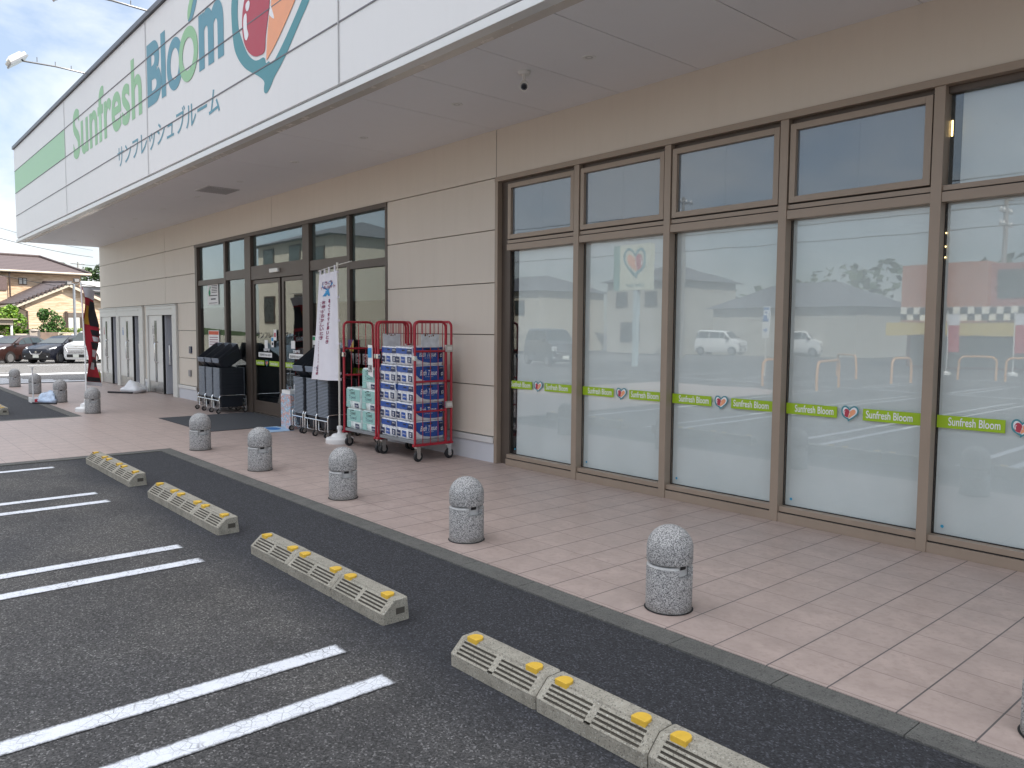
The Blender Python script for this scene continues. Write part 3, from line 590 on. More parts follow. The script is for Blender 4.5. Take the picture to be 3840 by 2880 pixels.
pane(-4.975, -3.70, 0.10, 2.65, film=2.10); pr = pane(-3.61, -2.54, 0.10, 2.60, film=2.10)
for x0, x1, y in ((-7.44, -6.20, 0.05), (-6.12, -5.22, 0.05)):
    b = MB(); fr(b, x0, x1, 0.02, 2.59, 0.075, y - 0.02, y + 0.02); b.box(x0 + 0.075, x1 - 0.075, y - 0.02, y + 0.02, 0.095, 0.26)
    dr = b.obj('sliding_door', MAT_BRONZED, shop, bevel=0.003)
    b = MB(); b.box(x0 + 0.075, x1 - 0.075, y - 0.003, y + 0.003, 0.26, 2.515); b.obj('door_glass', MAT_GLASSD, dr)
    b = MB()
    if x0 < -7: b.box(-7.36, -6.97, y - 0.006, y - 0.0045, 0.95, 1.045); b.box(-6.74, -6.29, y - 0.006, y - 0.0045, 0.95, 1.045)
    else: b.box(-6.04, -5.66, y - 0.006, y - 0.0045, 0.95, 1.045)
    b.obj('lime_sticker', MAT_LIME, dr)
    for tx in ((-7.33, -6.70) if x0 < -7 else (-6.01,)): place(text_mesh('Sunfresh Bloom', 0.33, 0.06, 0.012, 0.0004), 'sticker_letters', MAT_WHT, dr, tx, y - 0.0072, 0.968)
    b = MB()
    if x0 < -7: b.box(-7.23, -6.62, y - 0.006, y - 0.0045, 1.11, 1.20); b.box(-6.94, -6.80, y - 0.006, y - 0.0045, 1.28, 1.44)
    else: b.box(-5.88, -5.30, y - 0.006, y - 0.0045, 1.12, 1.21); b.box(-5.80, -5.64, y - 0.006, y - 0.0045, 1.30, 1.44)
    b.obj('hours_sticker', MAT_PAPER, dr)
    place(text_mesh('営業時間 9:00-20:00', 0.50, 0.05, 0.01, 0.0004), 'sticker_letters', MAT_INK, dr, -7.18 if x0 < -7 else -5.85, y - 0.0072, 1.13)
    place(text_mesh('営業時間', 0.26, 0.055, 0.02, 0.0004), 'sticker_letters', MAT_WHT, dr, -6.99 if x0 < -7 else -5.72, y - 0.0062, 1.225)
    if x0 < -7:
        emblem(dr, 'sticker_emblem', lambda x, y_: ((x + 1.56) * 0.055, (y_ - 5.4) * 0.07), '-y', -6.855, y - 0.005, 0.998, 0.0007)
b = MB(); b.box(-3.60, -2.62, 0.0535, 0.0555, 0.95, 1.045); b.obj('lime_sticker', MAT_LIME, pr)
place(text_mesh('Sunfresh Bloom', 0.34, 0.06, 0.012, 0.0004), 'sticker_letters', MAT_WHT, pr, -3.5, 0.0525, 0.968)
b = MB(); b.box(-10.38, -8.88, 0.0535, 0.0555, 0.95, 1.045); b.obj('lime_sticker', MAT_LIME, pl1)
place(text_mesh('サンフレッシュブルーム', 1.9, 0.13, 0.004, 0.0004), 'door_letters', MAT_INK, shop, -7.3, 0.043, 1.47)
b = MB(); b.box(-10.4, -2.54, 0.0, 0.14, -0.005, 0.012); b.obj('threshold', MAT_STEEL, shop)
# vestibule behind the doors
b = MB(); b.box(-10.5, -2.5, 0.14, 7, -0.05, 0.004); b.obj('interior_floor', MAT_INT, shop)
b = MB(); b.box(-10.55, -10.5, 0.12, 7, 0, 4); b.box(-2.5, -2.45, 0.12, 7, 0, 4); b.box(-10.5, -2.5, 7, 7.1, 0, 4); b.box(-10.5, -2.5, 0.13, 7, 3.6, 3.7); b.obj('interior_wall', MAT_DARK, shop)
for i in range(5):
    b = MB(); x = -10.2 + 1.55 * i
    b.box(x, x + 1.2, 3.6, 4.2, 0, 1.5); b.box(x + 0.1, x + 1.1, 3.3, 3.6, 0, 0.8)
    b.obj('interior_display', M('display_%s' % ('red', 'tan', 'grey', 'green', 'plum')[i], [(0.22, 0.05, 0.06), (0.25, 0.2, 0.13), (0.2, 0.2, 0.2), (0.08, 0.16, 0.08), (0.16, 0.05, 0.09)][i], 0.6, var=0.3, scale=9), shop)

# toilet doors ---------------------------------------------------------------
def toilet(xl, xr, leaf_r, jr):
    b = MB()
    b.box(xl, xl + 0.13, -0.05, 0.05, 0, 2.2); b.box(jr, xr, -0.05, 0.05, 0, 2.2); b.box(xl + 0.13, jr, -0.05, 0.05, 1.975, 2.2); b.box(xl - 0.01, xr + 0.01, -0.075, 0.05, 2.2, 2.225)
    b.box(xl + 0.13, jr, -0.065, -0.05, 2.12, 2.135)
    f_ = b.obj('toilet_frame', MAT_TFRAME, shop, bevel=0.004)
    b = MB(); b.box(xl + 0.13, leaf_r, -0.02, 0.02, 0.30, 1.972); lf_ = b.obj('toilet_door', MAT_TOILET, shop, bevel=0.003)
    b = MB(); b.box(xl + 0.13, leaf_r, -0.02, 0.02, 0.012, 0.298); b.obj('kick_plate', MAT_STEEL, lf_)
    b = MB(); b.box(leaf_r - 0.60, leaf_r - 0.44, -0.026, -0.021, 0.28, 1.84); b.obj('door_slit_window', M('slit_glass', (0.10, 0.105, 0.10), 0.12), lf_)
    b = MB(); hx = leaf_r - 0.36
    b.tube([(hx, -0.021, 0.78), (hx, -0.09, 0.80), (hx, -0.10, 0.84), (hx, -0.10, 1.24), (hx, -0.09, 1.28), (hx, -0.021, 1.30)], 0.016); b.obj('handle', MAT_CHROME, lf_, True)
    b = MB(); b.box(leaf_r, leaf_r + 0.035, -0.02, 0.03, 0.01, 1.972); b.obj('door_seal', MAT_GASKET, lf_)
    b = MB(); b.box(leaf_r + 0.05, leaf_r + 0.09, 0.03, 0.85, 0.012, 1.965); d2 = b.obj('open_door', MAT_GREYDOOR, shop)
    b = MB(); hx = leaf_r + 0.09
    b.tube([(hx, 0.10, 0.72), (hx + 0.06, 0.10, 0.75), (hx + 0.06, 0.10, 1.22), (hx, 0.10, 1.25)], 0.016); b.obj('handle', MAT_CHROME, d2, True)
    b = MB(); b.box(xl, xr, 0.86, 0.9, 0, 2.2); b.box(xl, xl + 0.04, 0.05, 0.86, 0, 2.2); b.box(xr - 0.04, xr, 0.05, 0.86, 0, 2.2); b.box(xl + 0.04, xr - 0.04, 0.051, 0.86, 2.16, 2.2); b.obj('toilet_interior', MAT_GREYDOOR, shop)
    return lf_
t1 = toilet(-18.75, -16.82, -17.60, -16.95); t2 = toilet(-16.80, -14.40, -15.42, -14.76); t3 = toilet(-14.10, -11.75, -12.88, -12.06)
def pict(x, z, mt, parent):
    b = MB(); b.lathe([(0.0, 0), (0.028, 0.0)], (x, -0.0225, z + 0.19), 12, axis='y'); b.box(x - 0.03, x + 0.03, -0.0235, -0.021, z, z + 0.15); b.obj('pictogram', mt, parent)
pict(-18.38, 1.45, MAT_TOM, t1); pict(-16.35, 1.45, MAT_BLUEM2, t2); pict(-13.62, 1.5, MAT_GRILLE, t3); pict(-13.5, 1.5, MAT_GRILLE, t3); pict(-13.56, 1.25, MAT_GRILLE, t3)
for z0, z1, x0, x1, mt in ((1.08, 1.24, -10.96, -10.82, MAT_NAVY), (0.55, 0.69, -11.02, -10.88, MAT_GRILLE)):
    b = MB(); b.box(x0, x1, -0.03, -0.001, z0, z1); b.obj('wall_plate', mt, shop, bevel=0.004)

# ------------------------------------------------------------------ bollards
MAT_LIP = M('pale_mortar', (0.46, 0.46, 0.45), 0.6, var=0.12, scale=30)
def make_bollard():
    t = thing('stone_bollard', '', 'bollard')
    r = 0.137; N = 0.50
    b = MB()
    b.lathe([(r - 0.004, 0.0), (r, 0.008), (r, 0.212)], n=48)
    for a0 in (N, math.pi + N):                                   # upper band of the drum, cut away at the two chain notches
        b.lathe([(r - 0.03, 0.213), (r, 0.213), (r, 0.263), (r - 0.03, 0.263)], n=22, a0=a0, a1=a0 + math.pi - 2 * N)
    b.obj('drum', MAT_GRAN, t, True)
    b = MB()
    for a0 in (N, math.pi + N): b.lathe([(r - 0.028, 0.2635), (r - 0.002, 0.2635), (r - 0.004, 0.270), (r - 0.012, 0.276), (r - 0.028, 0.277)], n=22, a0=a0, a1=a0 + math.pi - 2 * N)
    b.obj('mortar_lip', MAT_LIP, t, True)
    for a0 in (-0.30, math.pi - 0.30):
        b = MB(); b.lathe([(0.1055, 0.256), (0.1075, 0.258), (0.1085, 0.277), (0.1075, 0.279)], n=8, a0=a0, a1=a0 + 0.44); b.obj('chain_hole_shade', MAT_GASKET, t, True)  # black patch painted for the dark inside the hole; no opening is cut
    b = MB(); b.lathe([(0.1, 0.2125), (0.104, 0.217), (0.104, 0.275), (0.108, 0.284)], n=40)
    b.obj('groove', M('smooth_grey_mortar', (0.50, 0.50, 0.495), 0.6) if not bpy.data.materials.get('smooth_grey_mortar') else bpy.data.materials['smooth_grey_mortar'], t, True)
    prof = [(r - 0.02, 0.2845), (r - 0.003, 0.287), (r, 0.292), (r, 0.372)] + [(r * math.cos(a), 0.372 + 0.133 * math.sin(a)) for a in [math.pi / 2 * i / 10 for i in range(1, 11)]]
    b = MB(); b.lathe(prof, n=48); b.obj('dome', MAT_GRAN, t, True)
    b = MB(); b.lathe([(r + 0.004, 0.0005), (r + 0.009, 0.0035), (r - 0.003, 0.005)], n=40); b.obj('base_seal', MAT_GASKET, t, True)
    return t
BL = make_bollard()
bl = [(-3.349 + 1.977 * i, -2.447) for i in range(6)] + [(-9.216 - 2.863 * i, -2.447) for i in range(4)]
bt = ['granite bollard beside the inner corner of the kerb, next to the charcoal door mat', 'granite bollard in front of the white cool spot banner base', 'granite bollard in front of the red trolley of blue tissue packs',
      'granite bollard in front of the first shop window bay from the wall corner', 'largest whole granite bollard, in front of the third shop window bay', 'granite bollard cut off by the right picture edge',
      'granite bollard hiding the base of the red food banner', 'granite bollard beside the plastic bag and the long handled dustpan', 'granite bollard directly behind the white pole of the dustpan', 'farthest granite bollard, in front of the white crossing stripes']
for i, ((x, y), l) in enumerate(zip(bl, bt)):
    if i == 0: BL.location = (x, y, 0); BL['label'] = l; BL['group'] = 'granite bollards along the kerb'
    else: dup(BL, (x, y, 0), rnd.uniform(-0.12, 0.12), l, 'granite bollards along the kerb').rotation_euler.x = R(rnd.uniform(-0.5, 0.5))

# ------------------------------------------------------------------ concrete wheel stops (three cast units each)
PR = [(0.0, 0.0), (-0.002, 0.062), (0.072, 0.128), (0.080, 0.134), (0.160, 0.136), (0.170, 0.130), (0.184, 0.0)]   # y, z
def stop_unit(x0, L):
    b = MB()
    body = [(0.0, 0.0), (-0.002, 0.060), (0.0045, 0.0575), (0.0745, 0.1215), (0.080, 0.134), (0.160, 0.136), (0.170, 0.130), (0.184, 0.0)]
    def sec(x, s=1.0, poly=body): return [(x, 0.092 + (y - 0.092) * s, z * (0.5 + 0.5 * s) if z > 0 else 0) for y, z in poly]
    full = [(0.0, 0.0), (-0.002, 0.060), (-0.0015, 0.0635), (0.0715, 0.1295), (0.080, 0.134), (0.160, 0.136), (0.170, 0.130), (0.184, 0.0)]
    e = 0.045
    # end caps at full profile with a small chamfer, ribbed middle with recessed slope
    b.loft([sec(x0 + 0.0025, 0.90, full), sec(x0 + 0.016, 1, full), sec(x0 + e, 1, full)]); b.loft([sec(x0 + L - e, 1, full), sec(x0 + L - 0.016, 1, full), sec(x0 + L - 0.0025, 0.90, full)])
    b.loft([sec(x0 + e, 1), sec(x0 + L - e, 1)])
    d = Vector((0.0, 0.073, 0.066)).normalized(); nrm = Vector((0, -d.z, d.y)); o0 = Vector((0, -0.0015, 0.0620))
    W = 0.0985
    bed = MB()
    for xs0, xs1 in ((x0 + e, x0 + L / 2 - 0.018), (x0 + L / 2 + 0.018, x0 + L - e)):
        Q = lambda x, q, h: Vector((x, 0, 0)) + o0 + d * q + nrm * h
        bed.quad(Q(xs0, 0.002, -0.0045), Q(xs1, 0.002, -0.0045), Q(xs1, W - 0.004, -0.0045), Q(xs0, W - 0.004, -0.0045))
    def rib(xa, xb, s0, s1):
        P = lambda x, s, h: Vector((x, 0, 0)) + o0 + d * s + nrm * h
        b.loft([[P(xa, s0, -0.012), P(xa, s1, -0.012), P(xa, s1, 0.0005), P(xa, s0, 0.0005)], [P(xb, s0, -0.012), P(xb, s1, -0.012), P(xb, s1, 0.0005), P(xb, s0, 0.0005)]])
    xa, xm, xb = x0 + e, x0 + L / 2, x0 + L - e
    rib(xm - 0.018, xm + 0.018, 0.0, W)
    g = 0.0112; s = 0.010
    rib(xa, xb, -0.001, s)
    for i in range(4):
        s += g; s1 = s + 0.0098 if i < 3 else W
        for p, q in ((xa, xm - 0.018), (xm + 0.018, xb)): rib(p, q, s, s1)
        s = s1
    return b, bed
def reflector(x, parent):
    P = [(x - 0.036, 0.064), (x + 0.036, 0.064), (x + 0.037, 0.082)] + [(x + 0.037 * math.cos(a), 0.092 + 0.036 * math.sin(a)) for a in [math.pi * i / 12 for i in range(1, 12)]] + [(x - 0.037, 0.082)]
    b = MB(); b.prism(P, 'z', 0.118, 0.147); r_ = b.obj('reflector', MAT_YEL, parent, bevel=0.003)
    b = MB(); b.box(x - 0.030, x + 0.030, 0.0623, 0.066, 0.134, 0.147); b.obj('reflector_lens', MAT_YELD, r_)
    return r_
def make_stop():
    t = thing('wheel_stop', '', 'wheel stop')
    L = 0.619
    for i in range(3):
        ub, bed = stop_unit(-1.857 + L * i, L); u = ub.obj('concrete_unit', MAT_STOP, t); bed.obj('slot_bed', MAT_SLOT, u)
        reflector(-1.857 + L * i + 0.095, u); reflector(-1.857 + L * i + L - 0.095, u)
        if i == 2:
            b = MB(); b.box(-0.0035, -0.0018, 0.085, 0.145, 0.045, 0.082); b.obj('end_socket_shade', M('socket_shadow', (0.07, 0.062, 0.05), 0.9), u)  # dark plate on the end face, painted for the shade inside the socket
            b = MB()
            for q in ((0.080, 0.150, 0.038, 0.045), (0.080, 0.150, 0.082, 0.089), (0.080, 0.085, 0.045, 0.082), (0.145, 0.150, 0.045, 0.082)): b.box(-0.0035, -0.0006, *q)
            b.obj('socket_rim', MAT_STOP, u)
    return t
WS = make_stop()
ws = [(-1.314, 'concrete wheel stop beside the tiled walkway corner, third from the front'), (1.186, 'concrete wheel stop second from the front, its end socket facing the camera beside the dark asphalt'),]
stops = [(-1.314, 'whole concrete wheel stop in the parking bay next to the tiled walkway'), (1.186, 'concrete wheel stop before the third bollard from the walkway corner'), (3.686, 'largest whole concrete wheel stop, in the middle of the foreground asphalt'),
         (6.186, 'nearest concrete wheel stop, running off the bottom edge of the picture'), (-9.98, 'concrete wheel stop beyond the tiled walkway, cut by the left picture edge')]
for i, (x, l) in enumerate(stops):
    if i == 0: WS.location = (x, -3.895, -0.012); WS['label'] = l; WS['group'] = 'concrete wheel stops in the parking bays'
    else: dup(WS, (x, -3.895, -0.012), R(rnd.uniform(-0.4, 0.4)), l, 'concrete wheel stops in the parking bays')

# ------------------------------------------------------------------ roll cage trolleys
def hoop(b, p0, p1, z0, z1, r, rad=0.07):
    p0, p1 = Vector(p0), Vector(p1); d = (p1 - p0).normalized()
    pts = [p0 + Vector((0, 0, z0))]
    for i in range(7):
        a = math.pi / 2 * i / 6; pts.append(p0 + d * (rad - rad * math.cos(a)) + Vector((0, 0, z1 - rad + rad * math.sin(a))))
    for i in range(7):
        a = math.pi / 2 * (1 - i / 6); pts.append(p1 - d * (rad - rad * math.cos(a)) + Vector((0, 0, z1 - rad + rad * math.sin(a))))
    pts.append(p1 + Vector((0, 0, z0))); b.tube(pts, r, 10)
def make_trolley():
    t = thing('cage_trolley', '', 'cage trolley'); W, D = 0.855, 0.56     # x: 0..W, y: 0..D from the front
    H = 1.757
    def panel(name, p0, p1, hz, nb):
        b = MB(); hoop(b, p0, p1, 0.215, H, 0.0165)
        P0, P1 = Vector(p0), Vector(p1)
        for z in hz: b.tube([P0 + Vector((0, 0, z)), P1 + Vector((0, 0, z))], 0.013, 8)
        o = b.obj(name, MAT_RED, t, True)
        b = MB()
        for i in range(1, nb + 1):
            q = P0.lerp(P1, i / (nb + 1)); b.tube([q + Vector((0, 0, 0.22)), q + Vector((0, 0, H - 0.005))], 0.0048, 6)
        b.obj('wire_bars', MAT_RED, o, True)
        return o
    pl = panel('side_panel', (0, 0, 0), (0, 0.47, 0), (0.62, 1.01, 1.385), 3); prt = panel('side_panel', (W, 0, 0), (W, 0.47, 0), (0.63, 1.005, 1.385), 3)
    panel('back_panel', (0.0, D, 0), (W + 0.0, D, 0), (0.65, 1.0), 8)
    b = MB(); b.box(0.02, W - 0.02, 0.0, D - 0.02, 0.225, 0.265); b.obj('deck', MAT_DECK, t, bevel=0.006)
    b = MB()
    for x in (0.0, W): b.box(x - 0.022, x + 0.022, -0.03, D + 0.02, 0.195, 0.225)
    b.box(-0.04, W + 0.04, D - 0.04, D, 0.196, 0.224); b.obj('base_frame', MAT_RED, t, bevel=0.005)
    for x in (0.02, W - 0.02):
        for y in (0.03, D - 0.05):
            b = MB(); b.lathe([(0.018, -0.02), (0.058, -0.02), (0.064, -0.012), (0.064, 0.012), (0.058, 0.02), (0.018, 0.02)], (x + 0.0, y + 0.03, 0.064), 24, axis='x'); w_ = b.obj('caster', MAT_RUBBER, t, True)
            b = MB(); b.lathe([(0.0, -0.022), (0.03, -0.022), (0.03, 0.022), (0.0, 0.022)], (x, y + 0.03, 0.064), 16, axis='x'); b.box(x - 0.028, x - 0.024, y, y + 0.05, 0.05, 0.17); b.box(x + 0.024, x + 0.028, y, y + 0.05, 0.05, 0.17); b.box(x - 0.03, x + 0.03, y - 0.01, y + 0.05, 0.17, 0.19); b.obj('caster_fork', MAT_STEEL, w_)
    for z in (0.70, 1.42):
        b = MB(); b.box(W - 0.02, W + 0.024, 0.455, 0.575, z - 0.045, z + 0.045); l_ = b.obj('latch', MAT_STEEL, t, bevel=0.008)
        b = MB(); b.box(W + 0.0245, W + 0.03, 0.48, 0.55, z - 0.022, z + 0.022); b.obj('latch_plate', MAT_ALU, l_, bevel=0.002)
    for x in (0.0, W):
        b = MB(); b.box(x - 0.022, x + 0.022, -0.024, 0.02, 1.27, 1.33); b.obj('clip', MAT_CHROME, t, bevel=0.006)
    return t, prt, pl
TR, prt, pl = make_trolley()
T2 = dup(TR, (-2.425, -0.754, 0), 0, 'red cage trolley loaded with teal towel packs, beside the white banner', 'red cage trolleys by the entrance')
for o_, x, y0_ in ((TR, 0.862, 0.09), (TR, 0.008, 0.07)):
    b = MB(); b.box(x - 0.003, x + 0.003, y0_, y0_ + 0.27, 1.435, 1.60); p_ = b.obj('sign_plate', MAT_PLATE, o_)
    b = MB(); 
    for q in range(5): 
        yy = y0_ + 0.06 + 0.03 * q; b.lathe([(0.0, 0.0), (rnd.uniform(0.006, 0.016), 0.0)], (x + 0.0036, yy, 1.595 - rnd.uniform(0.0, 0.03)), 9, axis='x')
    b.obj('rust_patch', MAT_RUST, p_)
TR.location = (-1.505, -0.754, 0); TR['label'] = 'red cage trolley loaded with blue bath tissue packs, against the cream wall'; TR['group'] = 'red cage trolleys by the entrance'

# packs: film body bulging over the rolls, printed bands as child parts
def pack_body(L, D, H, nx, ny, seed):
    rr = random.Random(seed); b = MB(); bm = b.bm
    nu, nv = nx * 6, ny * 6
    def bulge(i, n): return abs(math.sin(math.pi * i / 6))
    rings = []
    zs = [0.0, 0.012, 0.05, H * 0.48, H * 0.5, H * 0.52, H - 0.05, H - 0.012, H]
    for z in zs:
        e = 0.014 if z in (0.0, H) else (0.004 if z in (0.012, H - 0.012) else 0.0); mid = 0.005 if abs(z - H / 2) < 0.001 else 0
        ring = []
        for i in range(nu): ring.append((L * i / nu, e + mid + 0.010 * (1 - bulge(i, nu)), z))
        for i in range(nv): ring.append((L - e - mid - 0.010 * (1 - bulge(i, nv)), D * i / nv, z))
        for i in range(nu): ring.append((L - L * i / nu, D - e - 0.010 * (1 - bulge(i, nu)), z))
        for i in range(nv): ring.append((e + 0.010 * (1 - bulge(i, nv)), D - D * i / nv, z))
        rings.append([(x + rr.uniform(-.002, .002), y + rr.uniform(-.002, .002), zz_ + rr.uniform(-.002, .002)) for x, y, zz_ in ring])
    b.loft(rings); return b
def side_swoosh(D, H):
    o = [(0.03, H - 0.03)] + [(0.03 + (D - 0.06) * t, H * (0.10 + 0.62 * (1 - math.sin(math.pi * min(1, 0.12 + t * 0.88) * 0.62)) * (1 if t < 0.8 else 1))) for t in [i / 14 for i in range(15)]] + [(D - 0.03, H - 0.03)]
    return o
def make_bath_pack():
    t = thing('tissue_pack', '', 'tissue pack'); L, D, H = 0.378, 0.475, 0.232
    pack_body(L, D, H, 4, 5, 3).obj('wrapped_rolls', MAT_WRAP, t, True)
    # big swoosh print on the +x side
    o = [(0.008, 0.218), (0.008, 0.165), (0.04, 0.115), (0.10, 0.066), (0.17, 0.040), (0.26, 0.028), (0.36, 0.026), (0.466, 0.034), (0.466, 0.222), (0.30, 0.224), (0.15, 0.222)]
    sw = place(poly_mesh(o, [], 0.0012), 'printed_band', MAT_PBLUE, t, L + 0.0015, 0, 0, '+x')
    tb = text_mesh('Bath Tissue', 0.255, 0.066, 0.008, 0.0006)
    for v_ in tb.vertices: v_.co.x += 0.22 * v_.co.y
    place(tb, 'band_lettering', MAT_WHT, sw, L + 0.0040, 0.10, 0.105, '+x')
    place(text_mesh('SOFT AND ABSORBENT', 0.13, 0.009, 0.0, 0.0004), 'band_lettering', MAT_WHT, sw, L + 0.0036, 0.18, 0.084, '+x')
    place(poly_mesh([(0.2, 0.188), (0.29, 0.188), (0.29, 0.205), (0.2, 0.205)], [], 0.0005), 'band_badge', MAT_INK, sw, L + 0.0034, 0, 0, '+x')
    place(poly_mesh([(0.40, 0.075), (0.462, 0.09), (0.462, 0.21), (0.385, 0.213)], [], 0.0005), 'band_badge', MAT_NAVY, sw, L + 0.0036, 0, 0, '+x')
    place(text_mesh('30 ROLLS', 0.05, 0.011, 0.01, 0.0004), 'band_lettering', MAT_WHT, sw, L + 0.0046, 0.405, 0.19, '+x')
    place(poly_mesh([(0.425, 0.098), (0.455, 0.104), (0.455, 0.142), (0.425, 0.136)], [[(0.431, 0.106), (0.449, 0.109), (0.449, 0.135), (0.431, 0.131)]], 0.0005), 'band_badge', MAT_WHT, sw, L + 0.0046, 0, 0, '+x')
    # end print on the front
    f1 = place(poly_mesh([(0.014, 0.142), (0.368, 0.136), (0.364, 0.206), (0.02, 0.214)], [], 0.0012), 'printed_band', MAT_PBLUE, t, 0, -0.0015, 0)
    place(poly_mesh([(0.25, 0.142), (0.366, 0.140), (0.360, 0.203), (0.275, 0.206)], [], 0.0005), 'band_badge', MAT_NAVY, f1, 0, -0.0032, 0)
    place(text_mesh('30-ROLL', 0.075, 0.016, 0.01, 0.0004), 'band_lettering', MAT_WHT, f1, 0.278, -0.0042, 0.175)
    place(poly_mesh([(0.15, 0.176), (0.215, 0.174), (0.215, 0.192), (0.15, 0.194)], [], 0.0005), 'band_badge', MAT_INK, f1, 0, -0.0032, 0)
    for x0, wd in ((0.01, 0.075), (0.125, 0.09), (0.27, 0.085)):
        q = place(poly_mesh([(x0, 0.030), (x0 + wd, 0.022), (x0 + wd, 0.098), (x0, 0.106)], [], 0.0012), 'printed_band', MAT_NAVY if x0 != 0.125 else MAT_PBLUE, t, 0, -0.0015, 0)
        if x0 > 0.2: place(poly_mesh([(x0 + 0.03, 0.04), (x0 + 0.058, 0.04), (x0 + 0.058, 0.085), (x0 + 0.03, 0.085)], [[(x0 + 0.036, 0.047), (x0 + 0.052, 0.047), (x0 + 0.052, 0.078), (x0 + 0.036, 0.078)]], 0.0005), 'band_badge', MAT_WHT, q, 0, -0.0032, 0)
        else: place(text_mesh('20.4 m', wd * 0.8, 0.018, 0.01, 0.0004), 'band_lettering', MAT_WHT, q, x0 + wd * 0.1, -0.0032, 0.055)
    return t
BP = make_bath_pack()
lv = ['bottom', 'second', 'third', 'fourth', 'top']; first = True
for lay in range(5):
    for c in range(2):
        x = -1.488 + 0.392 * c + rnd.uniform(-.012, .012); y = -0.742 + rnd.uniform(-.012, .02); z = 0.267 + 0.236 * lay
        rz = R(rnd.uniform(-1.2, 1.2))
        l = 'blue bath tissue pack in the trolley\'s %s layer, %s' % (lv[lay], 'right column, lettered side showing' if c else 'left column')
        if first: BP.location = (x, y, z); BP.rotation_euler = (0, 0, rz); BP['label'] = l; BP['group'] = 'bath tissue packs stacked on the red trolley'; first = False
        else: dup(BP, (x, y, z), rz, l, 'bath tissue packs stacked on the red trolley')
def make_towel_pack():
    t = thing('towel_pack', '', 'towel pack'); L, D, H = 0.40, 0.46, 0.285
    pack_body(L, D, H, 3, 4, 5).obj('wrapped_rolls', MAT_TWRAP, t, True)
    f1 = place(poly_mesh([(0.015, 0.105), (0.385, 0.10), (0.385, 0.262), (0.015, 0.268)], [], 0.0012), 'printed_band', MAT_PTEAL, t, 0, -0.0015, 0)
    place(text_mesh('Towel', 0.15, 0.055, 0.01, 0.0005), 'band_lettering', MAT_INK, f1, 0.10, -0.0032, 0.192)
    place(text_mesh('Towel', 0.19, 0.05, -0.004, 0.0005), 'band_lettering', MAT_NAVY, f1, 0.085, -0.0032, 0.13)
    place(poly_mesh([(0.14, 0.25), (0.21, 0.25), (0.21, 0.262), (0.14, 0.262)], [], 0.0005), 'band_badge', MAT_INK, f1, 0, -0.0032, 0)
    f2 = place(poly_mesh([(0.012, 0.012), (0.12, 0.012), (0.11, 0.098), (0.012, 0.10)], [], 0.0012), 'printed_band', MAT_PTEAL, t, 0, -0.0015, 0)
    f3 = place(poly_mesh([(0.245, 0.016), (0.355, 0.012), (0.345, 0.072), (0.24, 0.075)], [], 0.0012), 'printed_band', MAT_NAVY, t, 0, -0.0015, 0)
    place(text_mesh('12 ROLLS', 0.085, 0.022, 0.01, 0.0005), 'band_lettering', MAT_WHT, f3, 0.255, -0.0032, 0.03)
    return t
TP = make_towel_pack()
tps = [(-2.400, 0.268, 'teal towel pack at the bottom left of its trolley'), (-1.985, 0.268, 'teal towel pack at the bottom right of its trolley'), (-2.395, 0.556, 'teal towel pack in the second layer, left, beside the banner pole'), (-1.98, 0.556, 'teal towel pack in the second layer, right, under the topmost one'), (-1.96, 0.845, 'topmost teal towel pack, sitting alone under the price tag')]
for i, (x, z, l) in enumerate(tps):
    y = -0.738 + rnd.uniform(-0.01, 0.015)
    if i == 0: TP.location = (x, y, z); TP['label'] = l; TP['group'] = 'teal towel packs stacked on the red trolley'
    else: dup(TP, (x, y, z), R(rnd.uniform(-2, 2)), l, 'teal towel packs stacked on the red trolley')
# price tag
b = MB(); b.quad((-1.72, -0.785, 1.45), (-1.60, -0.790, 1.445), (-1.565, -0.80, 1.02), (-1.70, -0.795, 1.05)); pt_ = b.obj('price_tag', MAT_PAPER)
tag(pt_, 'white price tag reading 3398 hung on the trolley of teal packs', 'price tag')
place(text_mesh('3398', 0.095, 0.10, 0.01, 0.0003), 'price_digits', MAT_INK, pt_, -1.690, -0.804, 1.085)
b = MB(); b.box(-1.70, -1.61, -0.7975, -0.7965, 1.28, 1.41); b.obj('printed_band', MAT_SKYB, pt_)

# ------------------------------------------------------------------ shopping baskets on chrome carts
def make_basket():
    t = thing('shopping_basket', '', 'shopping basket'); W, D, H = 0.355, 0.50, 0.20
    def rr(w_, d_, z, r=0.04):
        o = []
        for cx, cy, a0 in ((w_ / 2 - r, d_ / 2 - r, 0), (-w_ / 2 + r, d_ / 2 - r, 90), (-w_ / 2 + r, -d_ / 2 + r, 180), (w_ / 2 - r, -d_ / 2 + r, 270)):
            for i in range(4): a = R(a0 + 30 * i); o.append((cx + r * math.cos(a), cy + r * math.sin(a), z))
        return o
    b = MB(); b.loft([rr(W - 0.07, D - 0.07, 0.012), rr(W - 0.075, D - 0.075, 0.0), rr(W - 0.012, D - 0.012, H), rr(W - 0.018, D - 0.018, H), rr(W - 0.082, D - 0.082, 0.006)], caps=False)
    b.bm.faces.new([b.bm.verts.new(p) for p in rr(W - 0.08, D - 0.08, 0.006)])
    b.obj('basket_body', MAT_BASKET, t, True)
    b = MB(); b.loft([rr(W - 0.012, D - 0.012, H - 0.013), rr(W - 0.002, D - 0.006, H - 0.013), rr(W - 0.002, D - 0.006, H), rr(W - 0.02, D - 0.02, H + 0.001)], caps=False); b.obj('basket_rim', MAT_BASKET, t, True)
    for sg in (-1, 1):
        b = MB(); b.box(-W / 2 + 0.012, W / 2 - 0.012, min(sg * (D / 2 - 0.012), sg * D / 2), max(sg * (D / 2 - 0.012), sg * D / 2), H - 0.0095, H + 0.0015); b.obj('end_lip', MAT_RIM, t, bevel=0.002)  # painted sheen on the two ends only, long sides stay black
    return t
